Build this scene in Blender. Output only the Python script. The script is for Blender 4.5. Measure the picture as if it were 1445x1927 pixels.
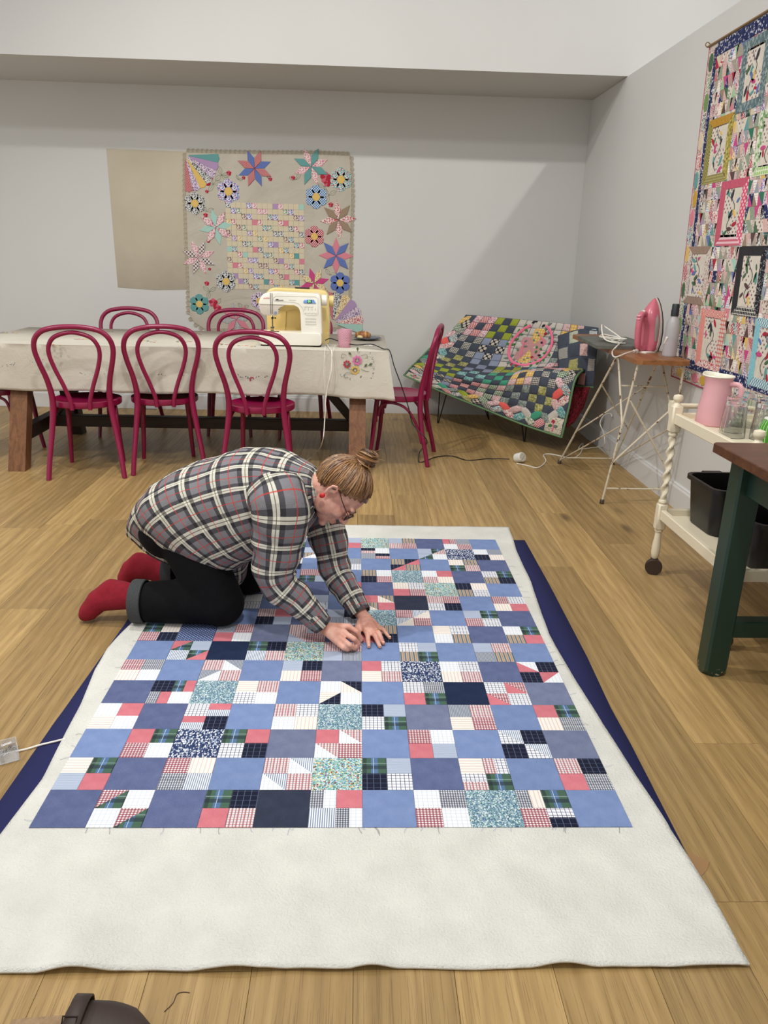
import bpy, math, random
from mathutils import Vector, Matrix, Euler, noise as mnoise
for o in list(bpy.data.objects): bpy.data.objects.remove(o)
S = bpy.context.scene
COL = S.collection
PI = math.pi
# ------------------------------------------------------------------ camera (calibrated on the 11 x 15 grid of the patchwork)
IW, IH, FPX = 1445.0, 1927.0, 1429.79
YAW, PITCH, ROLL, CAMZ = 0.0387656, 0.3238014, 0.0263609, 1.32006
_cy, _sy, _cp, _sp = math.cos(YAW), math.sin(YAW), math.cos(PITCH), math.sin(PITCH)
FWD = Vector((_sy*_cp, _cy*_cp, -_sp)); _r = Vector((_cy, -_sy, 0)); _u = _r.cross(FWD)
RT = _r*math.cos(ROLL) + _u*math.sin(ROLL); UP = -_r*math.sin(ROLL) + _u*math.cos(ROLL)
CAM = Vector((0, 0, CAMZ))
cd = bpy.data.cameras.new('camera'); cam = bpy.data.objects.new('camera', cd); COL.objects.link(cam)
cam.matrix_world = Matrix(((RT.x, UP.x, -FWD.x, CAM.x), (RT.y, UP.y, -FWD.y, CAM.y), (RT.z, UP.z, -FWD.z, CAM.z), (0, 0, 0, 1)))
cd.sensor_fit = 'HORIZONTAL'; cd.sensor_width = 36; cd.lens = FPX/IW*36; cd.clip_start = .02
S.camera = cam
def ray(px, py): return FWD + RT*((px-IW/2)/FPX) - UP*((py-IH/2)/FPX)
def onz(px, py, z=0.0): d = ray(px, py); return CAM + d*((z-CAM.z)/d.z)
def ony(px, py, y): d = ray(px, py); return CAM + d*(y/d.y)
def onx(px, py, x): d = ray(px, py); return CAM + d*(x/d.x)
# ------------------------------------------------------------------ light
S.view_settings.view_transform = 'Standard'; S.view_settings.look = 'None'
S.view_settings.gamma = 1.0; S.view_settings.use_curve_mapping = False
S.view_settings.exposure = 0.0
W = bpy.data.worlds.new('hall'); S.world = W; W.use_nodes = True
W.node_tree.nodes['Background'].inputs[0].default_value = (1.0, 0.99, 0.975, 1)
W.node_tree.nodes['Background'].inputs[1].default_value = 0.78
def lamp(name, loc, target, power, size=.05, angle=110, col=(1, .98, .955), blend=.6):
    l = bpy.data.lights.new(name, 'SPOT'); l.energy = power; l.color = col; l.shadow_soft_size = size
    l.spot_size = math.radians(angle); l.spot_blend = blend
    o = bpy.data.objects.new(name, l); COL.objects.link(o); o.location = loc
    o.rotation_euler = (Vector(target)-Vector(loc)).to_track_quat('-Z', 'Y').to_euler()
    return o
# a row of hall track spotlights above the workspace, one of them beyond the partition on the right
lamp('track_spotlight', (-1.15, 2.85, 4.2), (-.3, 4.6, 0.3), 210, .045)
lamp('track_spotlight', (2.96, 2.95, 4.2), (-.6, 6.0, 0.9), 175, .05, 100)
lamp('track_spotlight', (.2, .3, 4.3), (-.1, 2.0, 0), 270, .14, 100)
lamp('track_spotlight', (-3.2, 1.4, 4.3), (-.9, 3.6, 0), 195, .12, 110)
# ------------------------------------------------------------------ helpers
def lin(c):
    f = lambda v: (v/12.92 if v <= .04045 else ((v+.055)/1.055)**2.4)
    return tuple(f(x/255) for x in c[:3]) + (1,)
class NT:
    """tiny node-graph helper"""
    def __init__(s, name):
        s.m = bpy.data.materials.new(name); s.m.use_nodes = True; s.t = s.m.node_tree
        s.b = s.t.nodes['Principled BSDF']
    def n(s, typ, **kw):
        nd = s.t.nodes.new(typ)
        for k, v in kw.items(): setattr(nd, k, v)
        return nd
    def put(s, sock, v):
        if isinstance(v, (int, float)): sock.default_value = v
        elif isinstance(v, tuple): sock.default_value = v if len(v) == 4 or len(sock.default_value) == 3 else v + (1,)
        elif v is not None: s.t.links.new(v, sock)
    def mt(s, op, a, b=None, c=None):
        nd = s.n('ShaderNodeMath', operation=op); s.put(nd.inputs[0], a)
        if b is not None: s.put(nd.inputs[1], b)
        if c is not None: s.put(nd.inputs[2], c)
        return nd.outputs[0]
    def mix(s, f, a, b, blend='MIX'):
        nd = s.n('ShaderNodeMix', data_type='RGBA', blend_type=blend)
        s.put(nd.inputs[0], f); s.put(nd.inputs[6], a); s.put(nd.inputs[7], b); return nd.outputs[2]
    def coord(s, kind='Object', scale=(1, 1, 1), loc=(0, 0, 0), rot=(0, 0, 0)):
        tc = s.n('ShaderNodeTexCoord'); mp = s.n('ShaderNodeMapping')
        s.t.links.new(tc.outputs[kind], mp.inputs[0]); mp.inputs[1].default_value = loc; mp.inputs[2].default_value = rot; mp.inputs[3].default_value = scale
        return mp.outputs[0]
    def noise(s, vec, scale, detail=3, rough=.5, dist=0):
        nd = s.n('ShaderNodeTexNoise'); s.put(nd.inputs['Vector'], vec); nd.inputs['Scale'].default_value = scale
        nd.inputs['Detail'].default_value = detail; nd.inputs['Roughness'].default_value = rough; nd.inputs['Distortion'].default_value = dist
        return nd.outputs[0]
    def vor(s, vec, scale, out='Color', feature='F1', rnd=1):
        nd = s.n('ShaderNodeTexVoronoi', feature=feature); s.put(nd.inputs['Vector'], vec); nd.inputs['Scale'].default_value = scale
        nd.inputs['Randomness'].default_value = rnd
        return nd.outputs[out]
    def ramp(s, f, stops, interp='LINEAR'):
        nd = s.n('ShaderNodeValToRGB'); s.put(nd.inputs[0], f); nd.color_ramp.interpolation = interp
        e = nd.color_ramp.elements
        while len(e) < len(stops): e.new(.5)
        for i, (p, c) in enumerate(stops): e[i].position = p; e[i].color = c
        return nd.outputs[0]
    def sep(s, vec):
        nd = s.n('ShaderNodeSeparateXYZ'); s.put(nd.inputs[0], vec); return nd.outputs
    def bump(s, h, strength=.3, dist=.002):
        nd = s.n('ShaderNodeBump'); s.put(nd.inputs['Height'], h); nd.inputs['Strength'].default_value = strength; nd.inputs['Distance'].default_value = dist
        s.t.links.new(nd.outputs[0], s.b.inputs['Normal'])
    def done(s, col=None, rough=.6, metal=0, spec=.5, **kw):
        s.put(s.b.inputs['Base Color'], col); s.put(s.b.inputs['Roughness'], rough); s.put(s.b.inputs['Metallic'], metal)
        s.b.inputs['Specular IOR Level'].default_value = spec
        for k, v in kw.items(): s.b.inputs[k].default_value = v
        return s.m
MATS = {}
def mat(name, col, rough=.55, metal=0, spec=.5, nz=None, bump=None, **kw):
    """plain procedural material; nz=(scale, amount) colour mottling, bump=(scale, strength)"""
    if name in MATS: return MATS[name]
    t = NT(name); c = lin(col); v = t.coord('Object')
    if nz:
        f = t.noise(v, nz[0], 4)
        d = tuple(x*(1-nz[1]) for x in c[:3])+(1,); b = tuple(min(1, x*(1+nz[1])) for x in c[:3])+(1,)
        c = t.ramp(f, [(.3, d), (.7, b)])
    if bump: t.bump(t.noise(v, bump[0], 3), bump[1])
    MATS[name] = t.done(c, rough, metal, spec, **kw); return MATS[name]
def fab(name, base, layers=(), nz=.12, rough=.9, coord='UV', wob=0):
    """woven / printed cloth: stripes layered on a base colour. layer=(axis, period, width 0..1, offset, colour, opacity); UVs are metres"""
    if name in MATS: return MATS[name]
    t = NT(name); v = t.coord(coord); x, y, z = t.sep(v)
    if wob:
        w = t.mt('MULTIPLY', t.mt('SUBTRACT', t.noise(v, 25, 2), .5), wob); x = t.mt('ADD', x, w); y = t.mt('ADD', y, w)
    c = lin(base)
    for ax, per, wid, off, lc, op in layers:
        s = x if ax == 'x' else y if ax == 'y' else t.mt('ADD', x, y)
        fr = t.mt('FRACT', t.mt('ADD', t.mt('DIVIDE', s, per), off + 100))
        m = t.mt('MULTIPLY', t.mt('LESS_THAN', fr, wid), op)
        c = t.mix(m, c, lin(lc))
    f = t.noise(t.coord(coord, scale=(1, 1, 1)), 420, 2)
    g = t.noise(t.coord(coord, scale=(300, 1800, 1)), 1, 1); h = t.noise(t.coord(coord, scale=(1800, 300, 1)), 1, 1)
    k = t.mt('MULTIPLY_ADD', t.mt('ADD', t.mt('ADD', g, h), f), nz*1.2, 1-nz*1.8)
    c = t.mix(1.0, c, k, 'MULTIPLY')
    MATS[name] = t.done(c, rough, 0, .2); return MATS[name]
def floral(name, cols, scale=120, base=(200, 205, 200), coord='UV', stretch=(1, 1, 1)):
    """small all-over print: scattered blots of several colours"""
    if name in MATS: return MATS[name]
    t = NT(name); v = t.coord(coord, scale=stretch)
    wv = t.n('ShaderNodeVectorMath', operation='ADD'); nz = t.n('ShaderNodeTexNoise'); t.put(nz.inputs['Vector'], v); nz.inputs['Scale'].default_value = scale*.8
    sc = t.n('ShaderNodeVectorMath', operation='SCALE'); t.put(sc.inputs[0], nz.outputs['Color']); sc.inputs['Scale'].default_value = 1.2/scale
    t.put(wv.inputs[0], v); t.put(wv.inputs[1], sc.outputs[0])
    r = t.sep(t.vor(wv.outputs[0], scale))[0]
    n = len(cols)
    c = t.ramp(r, [(i/n, lin(q)) for i, q in enumerate(cols)], 'CONSTANT')
    d = t.vor(wv.outputs[0], scale, 'Distance')
    c = t.mix(t.mt('GREATER_THAN', d, .62), c, lin(base))
    MATS[name] = t.done(c, .9, 0, .2); return MATS[name]
def dots(name, base, dot, period=.01, rad=.3, coord='UV', rough=.85):
    if name in MATS: return MATS[name]
    t = NT(name); x, y, z = t.sep(t.coord(coord))
    def grid(ox):
        a = t.mt('SUBTRACT', t.mt('FRACT', t.mt('ADD', t.mt('DIVIDE', x, period), 50+ox)), .5); b = t.mt('SUBTRACT', t.mt('FRACT', t.mt('ADD', t.mt('DIVIDE', y, period), 50+ox)), .5)
        return t.mt('LESS_THAN', t.mt('ADD', t.mt('MULTIPLY', a, a), t.mt('MULTIPLY', b, b)), rad*rad*.5)
    m = t.mt('MAXIMUM', grid(0), grid(.5))
    MATS[name] = t.done(t.mix(m, lin(base), lin(dot)), rough, 0, .3); return MATS[name]
class MB:
    """collects polygons; build() links them as ONE mesh object"""
    def __init__(s): s.v = []; s.f = []; s.mi = []; s.uv = []
    def add(s, vs, fs, mi=0, uvs=None):
        b = len(s.v); s.v += [tuple(p) for p in vs]
        for i, q in enumerate(fs):
            s.f.append([b+k for k in q]); s.mi.append(mi)
            s.uv.append(None if uvs is None else [uvs[k] for k in q])
        return s
    def box(s, c, d, rot=None, bev=0, mi=0, taper=1):
        x, y, z = (a/2 for a in d); e = min(bev, x*.9, y*.9, z*.9)
        M = rot.to_matrix() if isinstance(rot, Euler) else rot
        vs = []; 
        if e <= 0:
            for sx in (-1, 1):
                for sy in (-1, 1):
                    for sz in (-1, 1):
                        k = taper if sz > 0 else 1
                        vs.append(Vector((sx*x*k, sy*y*k, sz*z)))
            fs = [(0, 1, 3, 2), (4, 6, 7, 5), (0, 4, 5, 1), (2, 3, 7, 6), (0, 2, 6, 4), (1, 5, 7, 3)]
        else:
            idx = {}
            for sx in (-1, 1):
                for sy in (-1, 1):
                    for sz in (-1, 1):
                        k = taper if sz > 0 else 1
                        for a in range(3):
                            p = [sx*(x-e), sy*(y-e), sz*(z-e)]; p[a] = (sx*x, sy*y, sz*z)[a]
                            idx[(sx, sy, sz, a)] = len(vs); vs.append(Vector((p[0]*k, p[1]*k, p[2])))
            fs = []
            for a in range(3):
                b, c2 = (a+1) % 3, (a+2) % 3
                for sg in (-1, 1):
                    q = []
                    for (u, w) in ((-1, -1), (1, -1), (1, 1), (-1, 1)):
                        k = [0, 0, 0]; k[a] = sg; k[b] = u; k[c2] = w; q.append(idx[(*k, a)])
                    fs.append(q if sg > 0 else q[::-1])
            for a in range(3):
                b, c2 = (a+1) % 3, (a+2) % 3
                for u in (-1, 1):
                    for w in (-1, 1):
                        k0 = [0, 0, 0]; k0[b] = u; k0[c2] = w; k1 = k0[:]; k0[a] = -1; k1[a] = 1
                        q = [idx[(*k0, b)], idx[(*k1, b)], idx[(*k1, c2)], idx[(*k0, c2)]]
                        fs.append(q if u*w < 0 else q[::-1])
            for sx in (-1, 1):
                for sy in (-1, 1):
                    for sz in (-1, 1):
                        q = [idx[(sx, sy, sz, a)] for a in range(3)]; fs.append(q if sx*sy*sz > 0 else q[::-1])
        C = Vector(c)
        s.add([(M @ p if M else p)+C for p in vs], fs, mi); return s
    def bar(s, a, b, w, d=None, bev=0, mi=0, up=(0, 0, 1)):
        """rectangular bar from a to b"""
        a = Vector(a); b = Vector(b); z = (b-a).normalized(); u = Vector(up)
        if abs(z.dot(u)) > .98: u = Vector((0, 1, 0))
        x = u.cross(z).normalized(); y = z.cross(x)
        M = Matrix((x, y, z)).transposed()
        return s.box((a+b)/2, (w, d or w, (b-a).length), M, bev, mi)
    def tube(s, pts, r, n=8, closed=False, caps=True, mi=0, flat=1.0, uvscale=None):
        P = [Vector(p) for p in pts]; m = len(P)
        rr = r if isinstance(r, (list, tuple)) else [r]*m
        T = []
        for i in range(m):
            a = P[(i-1) % m] if (closed or i > 0) else P[i]; b = P[(i+1) % m] if (closed or i < m-1) else P[i]
            T.append((b-a).normalized())
        u = Vector((0, 0, 1)) if abs(T[0].z) < .9 else Vector((1, 0, 0))
        X = (u - T[0]*u.dot(T[0])).normalized(); vs = []
        for i in range(m):
            X = (X - T[i]*X.dot(T[i])).normalized(); Y = T[i].cross(X)
            for k in range(n):
                an = 2*PI*k/n; vs.append(P[i] + X*(rr[i]*math.cos(an)) + Y*(rr[i]*flat*math.sin(an)))
        fs = []
        for i in range(m if closed else m-1):
            for k in range(n):
                j = (i+1) % m; fs.append((i*n+k, i*n+(k+1) % n, j*n+(k+1) % n, j*n+k))
        if caps and not closed:
            fs.append(tuple(range(n))[::-1]); fs.append(tuple((m-1)*n+k for k in range(n)))
        s.add(vs, fs, mi); return s
    def lathe(s, prof, n=24, c=(0, 0, 0), M=None, mi=0, uv=None):
        vs = []; C = Vector(c); uvs = []
        for (r, z) in prof:
            for k in range(n):
                p = Vector((r*math.cos(2*PI*k/n), r*math.sin(2*PI*k/n), z)); vs.append((M @ p if M else p)+C)
        fs = []
        for i in range(len(prof)-1):
            for k in range(n): fs.append((i*n+k, i*n+(k+1) % n, (i+1)*n+(k+1) % n, (i+1)*n+k))
        if prof[0][0] > 1e-6: fs.append(tuple(range(n))[::-1])
        if prof[-1][0] > 1e-6: fs.append(tuple((len(prof)-1)*n+k for k in range(n)))
        if uv:
            b = len(s.v); s.v += [tuple(p) for p in vs]
            for q in fs:
                s.f.append([b+k for k in q]); s.mi.append(mi); row = []
                ks = [k % n for k in q]; wrap = len(q) == 4 and (n-1) in ks and 0 in ks
                for k in q:
                    a = k % n; a = n if (wrap and a == 0) else a
                    row.append((a/n*2*PI*uv, prof[k//n][1]))
                s.uv.append(row)
        else: s.add(vs, fs, mi)
        return s
    def loft(s, rings, cap0=True, cap1=True, closed=True, mi=0, uvs=None):
        n = len(rings[0]); vs = [p for r in rings for p in r]; fs = []
        for i in range(len(rings)-1):
            for k in range(n if closed else n-1):
                fs.append((i*n+k, i*n+(k+1) % n, (i+1)*n+(k+1) % n, (i+1)*n+k))
        if cap0: fs.append(tuple(range(n))[::-1])
        if cap1: fs.append(tuple((len(rings)-1)*n+k for k in range(n)))
        s.add(vs, fs, mi, uvs); return s
    def prism(s, out, z0, z1, M=None, mi=0, uv=False, inset=0):
        """extruded 2-D outline between z0 and z1 (inset: chamfered top edge)"""
        n = len(out); cx = sum(p[0] for p in out)/n; cy = sum(p[1] for p in out)/n
        f = M if M else (lambda p: p)
        L = [(p[0], p[1], z0) for p in out]
        if inset:
            L += [(p[0], p[1], z1-inset*.7) for p in out]
            for p in out:
                d = math.hypot(p[0]-cx, p[1]-cy) or 1; k = max(0, 1-inset/d); L.append((cx+(p[0]-cx)*k, cy+(p[1]-cy)*k, z1))
        else: L += [(p[0], p[1], z1) for p in out]
        lv = len(L)//n; fs = []
        for i in range(lv-1):
            for k in range(n): fs.append((i*n+k, i*n+(k+1) % n, (i+1)*n+(k+1) % n, (i+1)*n+k))
        fs.append(tuple(range(n))[::-1]); fs.append(tuple((lv-1)*n+k for k in range(n)))
        vs = [(M @ Vector(p)) if M else Vector(p) for p in L]
        s.add(vs, fs, mi, [(p[0], p[1]) for p in L] if uv else None); return s
    def ell(s, c, r, n=16, m=10, M=None, mi=0):
        r = (r, r, r) if isinstance(r, (int, float)) else r; vs = []; C = Vector(c)
        for i in range(m+1):
            t = PI*i/m
            for k in range(n):
                p = Vector((r[0]*math.sin(t)*math.cos(2*PI*k/n), r[1]*math.sin(t)*math.sin(2*PI*k/n), -r[2]*math.cos(t)))
                vs.append((M @ p if M else p)+C)
        fs = [(i*n+k, i*n+(k+1) % n, (i+1)*n+(k+1) % n, (i+1)*n+k) for i in range(m) for k in range(n)]
        s.add(vs, fs, mi); return s
    def mesh(s, name, smooth=.7):
        me = bpy.data.meshes.new(name); me.from_pydata(s.v, [], s.f)
        if any(s.mi): me.polygons.foreach_set('material_index', s.mi)
        if any(u is not None for u in s.uv):
            L = me.uv_layers.new(name='UVMap'); i = 0; flat = []
            for q, u in zip(s.f, s.uv):
                for k in range(len(q)): flat += list(u[k][:2]) if u is not None else [0, 0]
            L.data.foreach_set('uv', flat)
        me.update()
        if smooth:
            me.shade_smooth(); me.set_sharp_from_angle(angle=smooth)
        return me
    def build(s, name, m, parent=None, loc=None, smooth=.7, origin=None):
        """origin: subtract this point from the vertices (world-traced parts under an Empty standing there)"""
        if origin is not None:
            ox, oy, oz = origin; s.v = [(p[0]-ox, p[1]-oy, p[2]-oz) for p in s.v]
        o = bpy.data.objects.new(name, s.mesh(name, smooth)); COL.objects.link(o)
        for q in (m if isinstance(m, (list, tuple)) else [m]): o.data.materials.append(q)
        if parent: o.parent = parent
        if loc: o.location = loc
        return o
def tag(o, label, cat, group=None, kind=None):
    o['label'] = label
    if cat: o['category'] = cat
    if group: o['group'] = group
    if kind: o['kind'] = kind
    return o
def thing(name, label, cat, loc=(0, 0, 0), rz=0, group=None):
    o = bpy.data.objects.new(name, None); COL.objects.link(o); o.empty_display_size = .05
    o.location = loc; o.rotation_euler = (0, 0, rz); return tag(o, label, cat, group)
def struct(o, label=None):
    o['kind'] = 'structure'
    if label: o['label'] = label
    return o
def dup(o, loc, rz, label=None):
    def cp(a, par):
        c = a.copy(); COL.objects.link(c); c.parent = par
        for ch in a.children: cp(ch, c)
        return c
    r = cp(o, None); r.location = loc; r.rotation_euler = (0, 0, rz)
    if label: r['label'] = label
    return r
def crv(P, n=8, closed=False):
    """Catmull-Rom through control points"""
    P = [Vector(p) for p in P]; m = len(P); out = []
    for i in range(m if closed else m-1):
        g = (lambda k: P[k % m]) if closed else (lambda k: P[max(0, min(m-1, k))])
        a, b, c, d = g(i-1), g(i), g(i+1), g(i+2)
        for k in range(n):
            t = k/n; out.append(.5*((2*b)+(c-a)*t+(2*a-5*b+4*c-d)*t*t+(3*b-a-3*c+d)*t**3))
    if not closed: out.append(P[-1])
    return out
def lerp(a, b, t): return a+(b-a)*t
def poly_at(P, t):
    """point at y = t on a polyline of (x, y) sorted by y, returns x"""
    P = sorted(P, key=lambda p: p[1])
    if t <= P[0][1]: return P[0][0]
    for a, b in zip(P, P[1:]):
        if t <= b[1]: return lerp(a[0], b[0], (t-a[1])/(b[1]-a[1]))
    return P[-1][0]
RND = random.Random(11)
# ================================================================== the room
XW, YB, ZS, YS = 1.83, 6.72, 2.545, 5.88       # right wall face, back wall face, soffit height, front of the soffit
def paint(name, col, rough=.75):
    t = NT(name); v = t.coord('Object'); c = lin(col)
    f = t.noise(v, 1.2, 3); k = tuple(x*.97 for x in c[:3])+(1,)
    t.bump(t.noise(v, 160, 3), .06, .001)
    return t.done(t.ramp(f, [(.35, k), (.65, c)]), rough, 0, .3)
wallp = paint('wall_paint', (203, 202, 198)); whitep = paint('bulkhead_paint', (196, 195, 191)); trimp = paint('trim_paint', (210, 210, 208), .45)
struct(MB().box((-1.5, YB+.06, 1.4), (7.2, .12, 2.9)).build('wall_back', wallp))
struct(MB().box((XW+.07, 2.61, ZS/2), (.14, 8.22, ZS), bev=.004).build('wall_right', wallp))
struct(MB().box((0, YS+.55, 3.62), (13, 1.1, 2.15)).build('wall_upper', whitep), 'white bulkhead wall above the recess, running on past the partition')
# skirting boards: flat board with a stepped bead on top
def skirting(name, a, b, nrm):
    a = Vector(a); b = Vector(b); d = (b-a).normalized(); N = Vector(nrm); prof = [(0, 0), (.016, 0), (.016, .118), (.011, .13), (.011, .136), (.006, .142), (0, .142)]
    rings = [[p+N*q[0]+Vector((0, 0, q[1])) for q in prof] for p in (a, b)]
    return struct(MB().loft(rings).build(name, trimp, smooth=.3))
skirting('baseboard_back', (-5, YB, 0), (XW, YB, 0), (0, -1, 0))
skirting('baseboard_right', (XW, -1.4, 0), (XW, YB-.016, 0), (-1, 0, 0))
# oak floor: a sub-floor and individual wide planks running away from the camera
def oak():
    t = NT('oak_plank'); tc = t.n('ShaderNodeTexCoord'); oi = t.n('ShaderNodeObjectInfo')
    mp = t.n('ShaderNodeVectorMath', operation='ADD'); cx = t.n('ShaderNodeCombineXYZ')
    t.put(cx.inputs[0], t.mt('MULTIPLY', oi.outputs['Random'], 37.0)); t.put(cx.inputs[1], t.mt('MULTIPLY', oi.outputs['Random'], 91.0))
    t.put(mp.inputs[0], tc.outputs['Object']); t.put(mp.inputs[1], cx.outputs[0]); P = mp.outputs[0]
    def sc(s):
        m = t.n('ShaderNodeMapping'); t.put(m.inputs[0], P); m.inputs[3].default_value = s; return m.outputs[0]
    warp = t.noise(sc((3, .8, 1)), 1.6, 2)
    # cathedral grain: rings of a distorted stretched distance field
    g1 = t.noise(sc((16, .9, 1)), 1.0, 5, .6, 1.4)
    wv = t.n('ShaderNodeTexWave', wave_type='BANDS', bands_direction='X'); t.put(wv.inputs['Vector'], sc((1, .13, 1)))
    wv.inputs['Scale'].default_value = 9; wv.inputs['Distortion'].default_value = 9; wv.inputs['Detail'].default_value = 3; wv.inputs['Detail Scale'].default_value = 1.1
    fine = t.noise(sc((420, 5, 1)), 1.0, 3, .6)
    base = t.ramp(g1, [(.25, lin((142, 115, 72))), (.5, lin((162, 134, 86))), (.78, lin((180, 150, 102)))])
    base = t.mix(t.mt('MULTIPLY', wv.outputs[1], .34), base, lin((122, 95, 57)))
    base = t.mix(t.mt('MULTIPLY', t.mt('GREATER_THAN', fine, .58), .42), base, lin((98, 74, 46)))
    # knots
    kv = t.vor(sc((2.2, .75, 1)), 1.55, 'Distance'); kn = t.ramp(kv, [(.0, (1, 1, 1, 1)), (.045, (.9, .9, .9, 1)), (.11, (.22, .22, .22, 1)), (.26, (0, 0, 0, 1))])
    base = t.mix(t.mt('MULTIPLY', kn, .75), base, lin((60, 42, 26)))
    tone = t.mt('MULTIPLY_ADD', oi.outputs['Random'], .40, .88)
    base = t.mix(1.0, base, tone, 'MULTIPLY')
    t.bump(t.mt('ADD', fine, t.mt('MULTIPLY', kn, -1)), .12, .0006)
    return t.done(base, t.ramp(fine, [(.3, (.36, .36, .36, 1)), (.7, (.5, .5, .5, 1))]), 0, .4)
oakm = oak(); gapm = mat('plank_gap', (92, 70, 45), .9)
floor = struct(MB().box((-1.1, 2.66, -.035), (5.95, 8.1, .04)).build('floor', gapm), 'wide oak plank floor')
PW = .197; x = 1.83 - .05
cols = 0
while x > -4.0:
    x0 = x-PW; yy = -1.35 + RND.uniform(-.9, 0)
    while yy < YB:
        L = RND.choice([1.05, 1.5, 1.9, 2.1]); y0 = max(yy, -1.35); y1 = min(yy+L, YB)
        if y1-y0 > .08:
            xa = (x if cols else 1.83)
            w = xa-x0-.0008; l = y1-y0-.0008
            p = MB().box((0, 0, -.0075), (w, l, .015), bev=.0005).build('plank', oakm, smooth=None)
            p.parent = floor; p.location = ((xa+x0)/2, (y0+y1)/2, 0)
        yy += L
    x = x0; cols += 1
# ================================================================== quilt sandwich on the floor
SQ = .1325; QX, QY = -5.80170*SQ, 11.34398*SQ        # patch module, left and near edge of the patchwork
def W2(px, py): p = onz(px, py); return (p.x, p.y)
# navy backing cloth
navy = fab('navy_backing', (38, 40, 82), nz=.10)
navR = [W2(*q) for q in [(1292, 1609), (1264, 1552), (1239, 1504), (1187, 1402), (1150, 1335), (1106, 1240), (1033, 1100), (986, 1015), (966, 1008)]]
navL = [W2(*q) for q in [(0, 1508), (30, 1465), (103, 1360), (120, 1337), (183, 1248), (235, 1175)]]
battR = [W2(*q) for q in [(1408, 1820), (1340, 1695), (1283, 1600), (1221, 1504), (1157, 1402), (1103, 1319), (1033, 1199), (999, 1100), (972, 1040), (957, 994)]]
battL = [(-.845, 1.12), (-.835, 1.40)] + [W2(*q) for q in [(80, 1471), (121, 1392), (154, 1326), (179, 1264), (202, 1226), (228, 1197), (249, 1175)]] + [(-.84, 3.69)]
def sheet(name, L, Rr, y0, y1, nx, ny, zf, m, thick, jag=0):
    b = MB(); vs = []; uv = []
    for j in range(ny+1):
        y = lerp(y0, y1, j/ny); xl, xr = poly_at(L, y), poly_at(Rr, y)
        for i in range(nx+1):
            x = lerp(xl, xr, i/nx); ed = min(i, nx-i, j, ny-j)
            dy = jag*mnoise.noise(Vector((x*7, y*2, 3))) if j in (0, ny) else 0
            vs.append((x, y+dy, zf(x, y, i/nx, j/ny))); uv.append((x, y))
    fs = [(j*(nx+1)+i, j*(nx+1)+i+1, (j+1)*(nx+1)+i+1, (j+1)*(nx+1)+i) for j in range(ny) for i in range(nx)]
    b.add(vs, fs, 0, uv); o = b.build(name, m, smooth=1.2)
    md = o.modifiers.new('thickness', 'SOLIDIFY'); md.thickness = thick; md.offset = -1
    return o
bk = sheet('backing_fabric', navL+[(-.86, 3.5)], navR, 1.40, 3.515, 24, 60, lambda x, y, u, v: .0022+.0012*max(0, mnoise.noise(Vector((x*6, y*4, 0)))), navy, .0012)
tag(bk, 'navy blue backing cloth spread on the floor under the white wadding', 'fabric')
# wadding
def wad():
    t = NT('cotton_wadding'); v = t.coord('UV'); f = t.noise(v, 9, 4); g = t.noise(v, 160, 4, .65)
    sp = t.vor(v, 55, 'Distance'); sk = t.mt('LESS_THAN', sp, .035)
    c = t.ramp(f, [(.3, lin((212, 211, 203))), (.7, lin((224, 223, 215)))])
    c = t.mix(t.mt('MULTIPLY', sk, .5), c, lin((150, 138, 118)))
    t.bump(t.mt('ADD', t.mt('MULTIPLY', f, 1.2), g), .8, .006)
    return t.done(c, .95, 0, .1)
def wz(x, y, u, v):
    inq = min(1, max(0, (QY-.02-y)/.16))               # free, wrinkled strip in front of the patchwork
    q = mnoise.noise(Vector((x*5+y*2, y*3.2, 1.7)))*.010 + mnoise.noise(Vector((x*14+y*7, y*9, 4.1)))*.0045 + .004*abs(mnoise.noise(Vector((x*3+y*9, y*2-x*4, 8))))
    edge = max(0, 1-v/.035); rip = max(0, math.sin(x*21+2*mnoise.noise(Vector((x*4, 0, 0))))*.5+mnoise.noise(Vector((x*5.5, 9, 0))))
    eR = max(0, 1-(1-u)/.03); eL = max(0, 1-u/.03)
    lift = edge*rip*.026*(1.25-.9*u) + (eR*.004*max(0, math.sin(y*13)) if y > QY else 0) + eL*.004*max(0, math.sin(y*11))
    return .0085 + inq*(abs(q)) + lift
bt = sheet('wadding', battL, battR, 1.117, 3.69, 120, 170, wz, wad(), .005, .006)
tag(bt, 'thick white cotton wadding sheet spread between navy backing and patchwork', 'wadding')
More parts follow.
